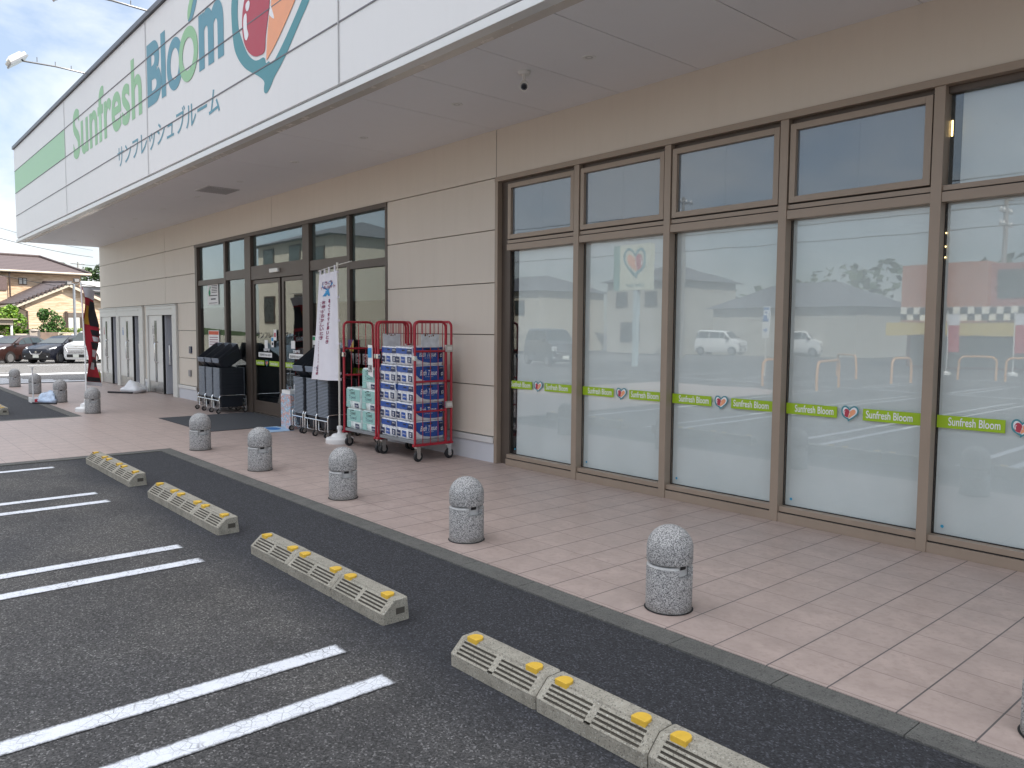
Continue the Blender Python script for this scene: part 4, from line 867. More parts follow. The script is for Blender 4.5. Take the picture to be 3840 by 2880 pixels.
def make_cart():
    t = thing('basket_cart', '', 'basket cart'); W, D = 0.375, 0.53
    b = MB()
    for x in (-W / 2, W / 2):
        pts = [(x, -D / 2, 0.075)] + [(x, -D / 2 + 0.05 - 0.05 * math.cos(a), 0.30 + 0.05 * math.sin(a)) for a in [math.pi / 2 * i / 5 for i in range(6)]] + [(x, D / 2 - 0.05 + 0.05 * math.sin(a), 0.30 + 0.05 * math.cos(a)) for a in [math.pi / 2 * i / 5 for i in range(6)]] + [(x, D / 2, 0.075)]
        b.tube(pts, 0.0105, 8)
    for y in (-D / 2, D / 2): b.tube([(-W / 2, y, 0.255), (W / 2, y, 0.255)], 0.012, 8)
    for y in (-D / 2, D / 2): b.tube([(-W * 0.28, y, 0.25), (-W * 0.28, y, 0.11), (-W * 0.25, y, 0.095), (W * 0.25, y, 0.095), (W * 0.28, y, 0.11), (W * 0.28, y, 0.25)], 0.006, 6)
    for x in (-W * 0.28, W * 0.28): b.tube([(x, -D / 2, 0.095), (x, D / 2, 0.095)], 0.006, 6)
    b.obj('tube_frame', MAT_CHROME, t, True)
    for x in (-W / 2, W / 2):
        for y in (-D / 2, D / 2):
            b = MB(); b.lathe([(0.02, -0.012), (0.044, -0.012), (0.046, 0), (0.044, 0.012), (0.02, 0.012)], (x - 0.0, y - 0.02, 0.046), 20, axis='x'); w_ = b.obj('caster', MAT_RUBBER, t, True)
            b = MB(); b.lathe([(0.0, -0.014), (0.022, -0.013), (0.022, 0.013), (0.0, 0.014)], (x, y - 0.02, 0.046), 14, axis='x'); b.box(x - 0.018, x - 0.0145, y - 0.03, y + 0.012, 0.04, 0.085); b.box(x + 0.0145, x + 0.018, y - 0.03, y + 0.012, 0.04, 0.085); b.obj('caster_fork', MAT_STEEL, w_)
    return t
CT = make_cart(); BK = make_basket(); c1 = b1 = True
stk = [(-8.60, 'left of the doors, far one'), (-8.205, 'left of the doors, middle one'), (-7.81, 'left of the doors, near one'), (-4.245, 'right of the doors, by the printed box'), (-3.80, 'right of the doors, middle one'), (-3.42, 'right of the doors, behind the banner')]
def put_basket(loc, rot, l, g):
    global b1
    if b1: BK.location = loc; BK.rotation_euler = rot; BK['label'] = l; BK['group'] = g; b1 = False; return BK
    r = dup(BK, loc, 0, l, g); r.rotation_euler = rot; return r
for x, pos in stk:
    cy = -0.325
    l = 'chrome cart carrying the basket stack ' + pos
    if c1: CT.location = (x, cy, 0); CT['label'] = l; CT['group'] = 'chrome basket carts by the doors'; c1 = False
    else: dup(CT, (x, cy, 0), 0, l, 'chrome basket carts by the doors')
    for i in range(27):
        put_basket((x + rnd.uniform(-.003, .003), cy + rnd.uniform(-.003, .003), 0.118 + 0.0218 * i), (0, 0, R(rnd.uniform(-0.5, 0.5))), 'black basket nested level in stack ' + pos, 'level baskets in the stack ' + pos)
    ztop = 0.118 + 0.0218 * 26 + 0.20
    for i in range(5):
        an = R(33 + 1.0 * i); zc = ztop + 0.085 + 0.024 * i
        put_basket((x + rnd.uniform(-.008, .008), cy - 0.02 + 0.08 - 0.004 * i, zc - 0.1 + 0.09), (an, 0, R(rnd.uniform(-1.5, 1.5))), 'black basket tilted on top of stack ' + pos, 'tilted baskets on the stack ' + pos)

# ------------------------------------------------------------------ printed box tower with sanitiser bottle
t = thing('display_box', 'tall printed cardboard box with pale blue and pink boxes pattern beside the doors', 'box', (-4.74, -0.42, 0))
k = NT('printed_carton'); v = k.tc.outputs['Object']
bk = k.n('ShaderNodeSeparateXYZ'); k.put(bk.inputs[0], v)
row = k.math('FRACT', k.math('MULTIPLY', bk.outputs['Z'], 14.0)); rl_ = k.math('LESS_THAN', row, 0.10)
pc = k.mix(k.ramp(k.noise(16, 5, 0.7), (0.42, 0.0), (0.58, 1.0)), (0.30, 0.52, 0.66), (0.62, 0.30, 0.24)); pc = k.mix(k.ramp(k.noise(34, 3), (0.55, 0.0), (0.65, 0.9)), pc, (0.70, 0.74, 0.78)); pc = k.mix(rl_, pc, (0.30, 0.40, 0.50))
MAT_CART = k.set(Base_Color=pc, Roughness=0.6)
b = MB(); b.box(-0.19, 0.17, -0.14, 0.14, 0.0, 0.575); b.obj('carton', MAT_CART, t, bevel=0.003)
b = MB(); b.box(-0.17, 0.14, -0.13, 0.10, 0.577, 0.587); b.box(-0.17, 0.14, -0.13, -0.12, 0.587, 0.64); b.box(-0.17, 0.14, 0.09, 0.10, 0.587, 0.64); b.box(-0.17, -0.16, -0.12, 0.09, 0.587, 0.64); b.box(0.13, 0.14, -0.12, 0.09, 0.587, 0.64)
tag(b.obj('plastic_tray', MAT_WPLAS), 'small white plastic tray on top of the printed box', 'tray').location = (-4.74, -0.42, 0)
t = thing('spray_bottle', 'white sanitiser spray bottle standing in the tray on the printed box', 'bottle', (-4.62, -0.42, 0.5885))
b = MB(); b.lathe([(0.045, 0), (0.05, 0.01), (0.05, 0.13), (0.035, 0.17), (0.015, 0.19), (0.015, 0.205)], n=24); b.obj('bottle_body', MAT_WPLAS, t, True)
b = MB(); b.lathe([(0.02, 0.206), (0.02, 0.23), (0.012, 0.24), (0.012, 0.265)], n=16); b.box(-0.06, 0.02, -0.012, 0.012, 0.25, 0.275); b.tube([(-0.035, 0, 0.25), (-0.045, 0, 0.21)], 0.006); b.obj('trigger_head', MAT_WPLAS, t, True)

# mats
b = MB(); b.box(-7.53, -5.08, -1.74, -0.02, 0.002, 0.010); tag(b.obj('door_mat', MAT_MAT, bevel=0.002), 'large charcoal door mat on the pavement before the sliding doors', 'door mat')
b = MB(); b.box(-5.14, -4.42, -0.955, -0.57, 0.002, 0.007); tag(b.obj('floor_sheet', MAT_BLUEMAT), 'pale blue floor sheet with a darker oval beside the printed box', 'mat')
o_ = bpy.data.objects['floor_sheet']; b = MB(); b.lathe([(0.0, 0.0), (0.15, 0.0)], (0, 0, 0), 32); b.xform(Matrix.Translation((-4.82, -0.76, 0.0085)) @ Matrix.Diagonal((1.25, 0.75, 1, 1))); b.obj('oval_print', MAT_BLUEM2, o_)

# ------------------------------------------------------------------ white banner
t = thing('pole_banner', 'white vertical cloth banner with purple writing and a blue heart ribbon, beside the red trolleys', 'banner', (-2.745, -0.655, 0))
b = MB()
pr_ = [(0.20, 0.0), (0.205, 0.012), (0.205, 0.065), (0.19, 0.08), (0.13, 0.092), (0.115, 0.115), (0.10, 0.13), (0.045, 0.145)]
b.lathe(pr_, n=32); b.obj('water_base', MAT_WPLAS, t, True)
b = MB(); b.lathe([(0.032, 0.1455), (0.032, 0.20), (0.042, 0.203), (0.042, 0.245), (0.03, 0.25)], n=20); b.obj('base_collar', MAT_WPLAS, t, True)
b = MB(); b.tube([(0, 0, 0.25), (-0.035, 0.02, 1.33)], 0.0155, 10); b.tube([(-0.035, 0.02, 1.31), (-0.037, 0.02, 1.37)], 0.021, 10); b.tube([(-0.036, 0.02, 1.37), (-0.095, 0.035, 2.60)], 0.011, 10); b.tube([(-0.095, 0.035, 2.56), (-0.096, 0.035, 2.62)], 0.018, 10); b.obj('pole', MAT_POLE, t, True)
b = MB(); b.tube([(-0.675, 0.03, 2.525), (-0.09, 0.035, 2.585), (0.31, 0.04, 2.615)], 0.0075, 8); b.obj('cross_arm', MAT_POLE, t, True)
def cloth(u, v):   # u 0 pole side .. 1 free side, v 0 top .. 1 bottom
    xr = -0.105 + (-0.10 + 0.105) * v * 0.2; xl = -0.625 - 0.345 * v ** 1.15
    z = 2.50 - 1.60 * v - 0.035 * u * (1 - 0.4 * v)
    y = 0.022 + 0.045 * math.sin(u * 6.5 + v * 2.2) * v * 0.9 + 0.012 * math.sin(u * 15 + 1)
    return (xr + (xl - xr) * u, y, z)
b = MB(); n_, m_ = 26, 40
g = [[b.bm.verts.new(cloth(i / n_, j / m_)) for i in range(n_ + 1)] for j in range(m_ + 1)]
for j in range(m_):
    for i in range(n_): b.bm.faces.new((g[j][i], g[j][i + 1], g[j + 1][i + 1], g[j + 1][i]))
clo = b.obj('banner_cloth', MAT_CLOTH, t, True)
def on_cloth(me, name, mt, u0, v0, su, sv):
    """lay a flat print (x across from the free side, y up) on the cloth"""
    for vt in me.vertices:
        u = 1 - (u0 + vt.co.x * su); v = v0 - vt.co.y * sv
        p = cloth(u, v); vt.co = (p[0], p[1] - 0.004, p[2])
    me.name = name; me.materials.append(mt); return link(name, me, clo)
def sub(me, n=1):
    return me
def vtext(s, u0, vtop, vbot, wd, mt=MAT_MAROON, bold=0.03):
    n = len(s); step = (vbot - vtop) / n
    b = bmesh.new()
    for i, ch in enumerate(s):
        me = text_mesh(ch, 1.0, 1.0, bold, 0.0)
        for vt in me.vertices: vt.co = (u0 + vt.co.x * wd, -(vtop + step * (i + 0.92)) + vt.co.y * step * 0.84, 0)
        b.from_mesh(me); bpy.data.meshes.remove(me)
    me = bpy.data.meshes.new('column'); b.to_mesh(me); b.free()
    for vt in me.vertices:
        p = cloth(1 - vt.co.x, -vt.co.y); vt.co = (p[0], p[1] - 0.004, p[2])
    me.materials.append(mt); return link('banner_lettering', me, clo)
vtext('暑くて気分が悪いとき', 0.56, 0.24, 0.66, 0.13); vtext('体調がおかしいとき', 0.33, 0.25, 0.62, 0.13); vtext('こどもたちが立ち寄ることができる場所です', 0.150, 0.26, 0.955, 0.115, MAT_MAROON, 0.04); vtext('東郷町', 0.10, 0.87, 0.96, 0.10)
rb = [(0.5 + 0.36 * (math.sin(a) ** 3), 0.5 + 0.30 * (0.8125 * math.cos(a) - 0.3125 * math.cos(2 * a) - 0.125 * math.cos(3 * a) - 0.0625 * math.cos(4 * a))) for a in [2 * math.pi * i / 60 for i in range(60)]]
rin = [(0.5 + (x - 0.5) * 0.76, 0.51 + (y - 0.5) * 0.74) for x, y in rb]
on_cloth(poly_mesh(rb, [rin], 0.0), 'ribbon_print', MAT_SKYB, 0.08, 0.20, 0.86, 0.17 * 1.0)
for s_ in (-1, 1): on_cloth(poly_mesh([(0.5 - s_ * 0.1, 0.3), (0.5 + s_ * 0.04, 0.33), (0.5 + s_ * 0.2, 0.02), (0.5 + s_ * 0.06, 0.0)], [], 0.0), 'ribbon_print', MAT_SKYB, 0.08, 0.215, 0.86, 0.17)
for s_, v0, wd in (('とうごう', 0.107, 0.56), ('クールスポット', 0.147, 0.80)):
    me = text_mesh(s_, 1.0, 0.033, 0.03, 0.0)
    for vt in me.vertices:
        p = cloth(1 - (0.5 - wd / 2 + 0.02 + vt.co.x * wd), v0 - vt.co.y); vt.co = (p[0], p[1] - 0.006, p[2])
    me.materials.append(MAT_MAROON); link('banner_lettering', me, clo)
b = MB()
for v_ in (0.01, 0.235, 0.45, 0.66, 0.93, 0.985):
    p = cloth(0, v_); q = -0.095 + 0.095 * (2.6 - p[2]) / 2.4
    b.box(p[0] - 0.02, q + 0.02, 0.008, 0.036 + 0.004, p[2] - 0.018, p[2] + 0.018)
for u in (0.12, 0.45, 0.72, 0.97):
    p = cloth(u, 0); b.box(p[0] - 0.015, p[0] + 0.015, 0.024, 0.040, p[2] - 0.01, 2.595 - 0.1 * u * 0.6)
b.obj('banner_loops', MAT_CLOTH, t)
bpy.context.view_layer.update()

# ------------------------------------------------------------------ notices on the entrance glass
def poster(x0, x1, z0, z1, label, bands, y=0.048, cat='notice'):
    b = MB(); b.box(x0, x1, y, y + 0.0015, z0, z1); o = tag(b.obj('notice', MAT_PAPER), label, cat)
    for (a0, a1, c0, c1, mt) in bands:
        b = MB(); b.box(x0 + (x1 - x0) * a0, x0 + (x1 - x0) * a1, y - 0.0018, y - 0.0004, z0 + (z1 - z0) * c0, z0 + (z1 - z0) * c1); b.obj('printed_block', mt, o)
    return o
tx = [(0.1, 0.9, 0.62 - 0.12 * i, 0.66 - 0.12 * i, MAT_TOM) for i in range(4)]
p1 = poster(-9.90, -9.28, 2.17, 2.61, 'white notice with a green figure and small print on the upper entrance glass', [(0.38, 0.9, 0.9 - 0.08 * i, 0.93 - 0.08 * i, MAT_INK) for i in range(5)] + [(0.1, 0.9, 0.42, 0.46, MAT_INK), (0.3, 0.75, 0.24, 0.30, MAT_INK), (0.12, 0.9, 0.06, 0.09, MAT_INK)])
b = MB(); b.lathe([(0.0, 0), (0.06, 0.0)], (-9.79, 0.0465, 2.43), 18, axis='y'); b.tube([(-9.77, 0.047, 2.48), (-9.73, 0.047, 2.56)], 0.012, 6); b.obj('figure_print', MAT_GREENP, p1)
poster(-9.90, -9.28, 1.15, 1.61, 'white notice with an orange red heading above the left basket stacks', [(0.03, 0.97, 0.80, 0.97, MAT_POSTRED)] + [(0.1, 0.88, 0.66 - 0.11 * i, 0.69 - 0.11 * i, MAT_MAROON) for i in range(4)] + [(0.1, 0.6, 0.12, 0.15, MAT_INK)])
poster(-6.49, -6.37, 1.44, 1.64, 'small pinkish notice on the meeting stile of the sliding doors', [(0.2, 0.8, 0.3, 0.7, MAT_TOM)], 0.026)
poster(-6.60, -6.49, 1.31, 1.50, 'small blue and white notice beside the pinkish one on the sliding door', [(0.1, 0.9, 0.6, 0.95, MAT_SKYB), (0.2, 0.8, 0.2, 0.45, MAT_INK)], 0.026)
p2 = poster(-3.66, -3.49, 1.31, 1.49, 'purple and yellow square notice on the glass behind the red trolley', [], 0.006)
place(poly_mesh([(-3.66, 1.31), (-3.66, 1.49), (-3.50, 1.49)], [], 0.0004), 'printed_block', M('violet_print', (0.07, 0.03, 0.22), 0.6), p2, 0, 0.0045, 0); place(poly_mesh([(-3.65, 1.31), (-3.49, 1.31), (-3.49, 1.485)], [], 0.0004), 'printed_block', MAT_YEL, p2, 0, 0.0045, 0)
for x0, x1, l, mt in ((-3.66, -3.49, 'plain text notice, leftmost of three small white ones behind the red trolley', None), (-3.43, -3.29, 'no photography notice with a red ring, middle of three behind the trolley', 1), (-3.215, -3.06, 'no pets notice with a red ring, rightmost of three behind the trolley', 1)):
    p = poster(x0, x1, 1.11, 1.275, l, [(0.15, 0.85, 0.1, 0.2, MAT_INK)] + ([] if mt else [(0.15, 0.85, 0.8 - 0.15 * i, 0.84 - 0.15 * i, MAT_INK) for i in range(4)]), 0.006)
    if mt:
        me = poly_mesh([(0.058 * math.cos(a), 0.058 * math.sin(a)) for a in [2 * math.pi * i / 24 for i in range(24)]], [[(0.046 * math.cos(a), 0.046 * math.sin(a)) for a in [2 * math.pi * i / 24 for i in range(24)]]], 0.0003)
        place(me, 'ring_print', MAT_TOM, p, (x0 + x1) / 2, 0.0045, 1.208); b = MB(); b.box((x0 + x1) / 2 - 0.022, (x0 + x1) / 2 + 0.022, 0.0042, 0.0055, 1.19, 1.225); b.obj('symbol_print', MAT_INK, p)
poster(-4.965, -4.86, 1.23, 1.54, 'narrow white notice with green print beside the thick door post', [(0.1, 0.9, 0.75, 0.95, MAT_GREENP), (0.2, 0.8, 0.2, 0.5, MAT_INK)], 0.046)

# ------------------------------------------------------------------ security camera
t = thing('security_camera', 'white bullet security camera hanging under the canopy soffit', 'camera', (1.80, -1.17, 4.085))
b = MB(); b.lathe([(0.06, 0.0), (0.062, -0.012), (0.05, -0.03), (0.0, -0.032)], n=28); b.obj('mount_plate', MAT_CAMW, t, True)
b = MB(); b.tube([(0, 0, -0.03), (0, 0, -0.075), (0.004, -0.008, -0.095)], 0.018, 12); b.obj('bracket_arm', MAT_CAMW, t, True)
look = Vector((0.70, -0.62, -0.36)).normalized(); ctr = Vector((0.0, 0.0, -0.135))
q = look.to_track_quat('Z', 'Y').to_matrix().to_4x4()
b = MB(); b.lathe([(0.0, -0.09), (0.036, -0.088), (0.042, -0.08), (0.042, 0.055), (0.038, 0.056)], n=28); b.xform(Matrix.Translation(ctr) @ q); bd = b.obj('housing', MAT_CAMW, t, True)
b = MB(); b.lathe([(0.031, 0.0575), (0.0, 0.0585)], n=28); b.xform(Matrix.Translation(ctr) @ q); b.obj('lens_face', M('lens_black', (0.012, 0.014, 0.022), 0.15), bd, True)
b = MB()
for i in range(14): a = 2 * math.pi * i / 14; b.lathe([(0.0028, 0.0592), (0.0, 0.0596)], (0.025 * math.cos(a), 0.025 * math.sin(a), 0), 8)
b.xform(Matrix.Translation(ctr) @ q); b.obj('infrared_leds', M('led_grey', (0.35, 0.36, 0.4), 0.3), bd)
b = MB(); b.lathe([(0.044, -0.06), (0.0465, -0.06), (0.0465, 0.075), (0.044, 0.075)], n=16, a0=R(200), a1=R(340)); b.xform(Matrix.Translation(ctr) @ q @ Matrix.Rotation(R(180), 4, 'Z')); b.obj('sun_shield', MAT_CAMW, bd, True)

# ------------------------------------------------------------------ floodlights on arms over the fascia
def floodlight(x0, label):
    t = thing('sign_floodlight', label, 'floodlight', (x0, -2.08, 6.74))
    end = Vector((0.0, -1.12, 0.06))
    b = MB(); b.tube([(0, 0, 0), (0, 0, 0.06), end * 0.5 + Vector((0, 0, 0.05)), end], 0.016, 8)
    for f in (0.25, 0.5, 0.78): p = end * f + Vector((0, 0, 0.05)); b.tube([p, p + Vector((0, 0, 0.09))], 0.008, 6)
    b.obj('arm', M('grey_steel_arm', (0.18, 0.18, 0.185), 0.4, 0.6) if not bpy.data.materials.get('grey_steel_arm') else bpy.data.materials['grey_steel_arm'], t, True)
    q = Matrix.Translation(end + Vector((-0.02, -0.10, 0.0))) @ Matrix.Rotation(R(38), 4, 'X')
    b = MB(); b.box(-0.19, 0.19, -0.17, 0.17, -0.02, 0.05); b.xform(q); h_ = b.obj('lamp_head', MAT_ALU, t, bevel=0.015)
    b = MB(); b.box(-0.20, 0.20, -0.18, 0.18, -0.05, -0.0205); b.xform(q); b.obj('lamp_glass', M('lamp_glass_grey', (0.25, 0.26, 0.28), 0.12), h_)
    b = MB()
    for i in range(6): b.box(-0.15 + 0.055 * i, -0.14 + 0.055 * i, -0.12, 0.12, 0.05, 0.09)
    b.xform(q); b.obj('cooling_fins', MAT_ALU, h_)
    b = MB(); b.tube([end, end + Vector((0, 0, 0.1)), end + Vector((0, -0.1, 0.12))], 0.014, 8); b.obj('bracket', MAT_GASKET, t, True)
floodlight(-10.5, 'white floodlight on a long arm over the green sign letters'); floodlight(-6.35, 'grey floodlight on a long arm, head cut by the top picture edge')

# ------------------------------------------------------------------ things at the far end of the pavement
t = thing('food_banner', 'narrow red, black and yellow food banner twisted on a leaning white pole', 'banner', (-9.62, -2.30, 0))
b = MB(); b.lathe([(0.20, 0.0), (0.205, 0.02), (0.205, 0.07), (0.19, 0.085), (0.12, 0.095), (0.11, 0.15), (0.05, 0.18), (0.045, 0.24)], (0.0, -0.16, 0), 28); b.obj('water_base', MAT_WPLAS, t, True)
b = MB(); b.tube([(0.0, -0.16, 0.2), (-0.20, -0.12, 1.2), (-0.46, -0.10, 2.56)], 0.015, 8); b.obj('pole', MAT_WPLAS, t, True)
b = MB(); b.tube([(-0.46, -0.10, 2.52), (-0.72, 0.22, 2.50)], 0.008, 6); b.obj('cross_arm', MAT_POLE, t, True)
def fl(u, v):   # u from the pole outwards
    px = -0.44 + 0.27 * v; z = 2.46 - 1.95 * v
    return (px + 0.05 + u * (-0.34 + 0.06 * math.sin(v * 5)) + 0.03 * math.sin(u * 5 + v * 9), -0.10 + u * 0.30 + 0.035 * math.sin(v * 11 + u * 3), z - 0.06 * u)
def fl_strip(name, mt, u0, u1, v0, v1, off=0.0):
    b = MB(); n_, m_ = 6, max(2, int(24 * (v1 - v0)))
    g = [[b.bm.verts.new(Vector(fl(u0 + (u1 - u0) * i / n_, v0 + (v1 - v0) * j / m_)) + Vector((off * 1.6, off * 1.9, 0))) for i in range(n_ + 1)] for j in range(m_ + 1)]
    for j in range(m_):
        for i in range(n_): b.bm.faces.new((g[j][i], g[j][i + 1], g[j + 1][i + 1], g[j + 1][i]))
    return b.obj(name, mt, cl2 if off else t, True)
MAT_BRED = M('banner_red', (0.50, 0.03, 0.05), 0.8, var=0.1); MAT_BYEL = M('banner_yellow', (0.66, 0.36, 0.04), 0.8)
cl2 = None; cl2 = fl_strip('banner_cloth', MAT_BRED, 0, 1, 0.0, 1.0)
fl_strip('printed_block', MAT_CLOTH, 0, 1, 0.0, 0.10, 0.004); fl_strip('printed_block', MAT_INK, 0.5, 1, 0.12, 0.38, 0.004); fl_strip('printed_block', MAT_BYEL, 0.10, 0.48, 0.18, 0.37, 0.004)
fl_strip('printed_block', MAT_INK, 0.45, 0.9, 0.42, 0.48, 0.004); fl_strip('printed_block', MAT_CLOTH, 0.45, 0.85, 0.49, 0.54, 0.004); fl_strip('printed_block', MAT_INK, 0.3, 1.0, 0.55, 0.62, 0.004); fl_strip('printed_block', MAT_CLOTH, 0.3, 0.8, 0.63, 0.70, 0.004); fl_strip('printed_block', MAT_INK, 0.5, 0.95, 0.72, 0.8, 0.004); fl_strip('printed_block', MAT_CLOTH, 0.3, 0.75, 0.76, 0.83, 0.006); fl_strip('printed_block', MAT_INK, 0.05, 0.95, 0.91, 0.955, 0.004); fl_strip('printed_block', MAT_CLOTH, 0.0, 1, 0.96, 1.0, 0.004)
# dustpan set
t = thing('dustpan', 'white long handled dustpan with a red mark standing on the kerb between two bollards', 'dustpan', (-12.35, -2.84, 0))
b = MB(); b.box(-0.18, 0.16, -0.14, 0.16, 0.0, 0.012); b.box(-0.18, -0.165, -0.14, 0.16, 0.012, 0.10); b.box(0.145, 0.16, -0.14, 0.16, 0.012, 0.10); b.box(-0.165, 0.145, -0.14, -0.125, 0.012, 0.11); b.obj('pan', MAT_WPLAS, t, bevel=0.006)
b = MB(); b.box(0.1605, 0.163, -0.08, 0.06, 0.02, 0.085); b.obj('red_mark', MAT_BRED, t)
b = MB(); b.tube([(0.13, -0.10, 0.02), (0.13, -0.10, 0.76)], 0.013, 8); b.box(0.10, 0.16, -0.125, -0.075, 0.755, 0.79); b.obj('handle', MAT_WPLAS, t, bevel=0.0)
def lumpy(name, mt, loc, rx, ry, rz_, seed, parent=None):
    rr = random.Random(seed); bm = bmesh.new(); bmesh.ops.create_icosphere(bm, subdivisions=3, radius=1)
    ph = [rr.uniform(0, 6.28) for _ in range(6)]
    for v_ in bm.verts:
        c = v_.co.normalized(); f = 1 + 0.12 * math.sin(c.x * 5 + ph[0]) + 0.12 * math.sin(c.y * 6 + ph[1]) + 0.1 * math.sin(c.z * 7 + ph[2]) + 0.06 * math.sin(c.x * 13 + c.y * 11 + ph[3])
        v_.co = Vector((c.x * rx * f, c.y * ry * f, max(-0.35, c.z * f) * rz_ + 0.35 * rz_))
    me = bpy.data.meshes.new(name); bm.to_mesh(me); bm.free(); me.materials.append(mt)
    for p in me.polygons: p.use_smooth = True
    o = link(name, me, parent); o.location = loc; return o
MAT_BAG = M('white_plastic_bag', (0.70, 0.71, 0.73), 0.3, var=0.05, bump=0.5, bscale=25)
MAT_BAGB = M('blue_plastic_bag', (0.42, 0.52, 0.66), 0.3, var=0.4, scale=6, bump=0.5, bscale=25)
tag(lumpy('plastic_bag', MAT_BAGB, (-12.22, -2.62, 0.0), 0.30, 0.20, 0.17, 4), 'blue and white plastic bag lying between the bollards and the dustpan', 'plastic bag')
tag(lumpy('plastic_bag', MAT_BAG, (-13.95, -0.42, 0.0), 0.36, 0.27, 0.19, 9), 'white plastic bag on the pavement before the toilet doors', 'plastic bag')
b = MB(); b.tube([(-14.15, -0.98, 0.025), (-13.5, -0.58, 0.025)], 0.022, 8); tag(b.obj('dark_pole', MAT_INK, None, True), 'dark pole lying beside the white plastic bag near the toilets', 'pole')
b = MB(); b.tube([(-12.05, -2.98, 0.018), (-11.55, -2.62, 0.018)], 0.016, 8); tag(b.obj('dark_pole', MAT_INK, None, True), 'dark pole lying across the kerb next to the blue plastic bag', 'pole')
t = thing('stand_ashtray', 'yellow can with white top and green base against the far wall corner', 'can', (-18.02, -0.34, 0))
b = MB(); b.lathe([(0.11, 0.0), (0.115, 0.01), (0.115, 0.065), (0.105, 0.07)], n=24); b.obj('can_base', M('bottle_green', (0.01, 0.12, 0.09), 0.4), t, True)
b = MB(); b.lathe([(0.104, 0.071), (0.104, 0.33), (0.09, 0.335)], n=24); b.obj('can_body', M('dull_yellow', (0.42, 0.38, 0.06), 0.5, var=0.3, scale=15), t, True)
b = MB(); b.lathe([(0.095, 0.336), (0.095, 0.37), (0.06, 0.40), (0.055, 0.43), (0.0, 0.432)], n=24); b.obj('can_top', MAT_WPLAS, t, True)

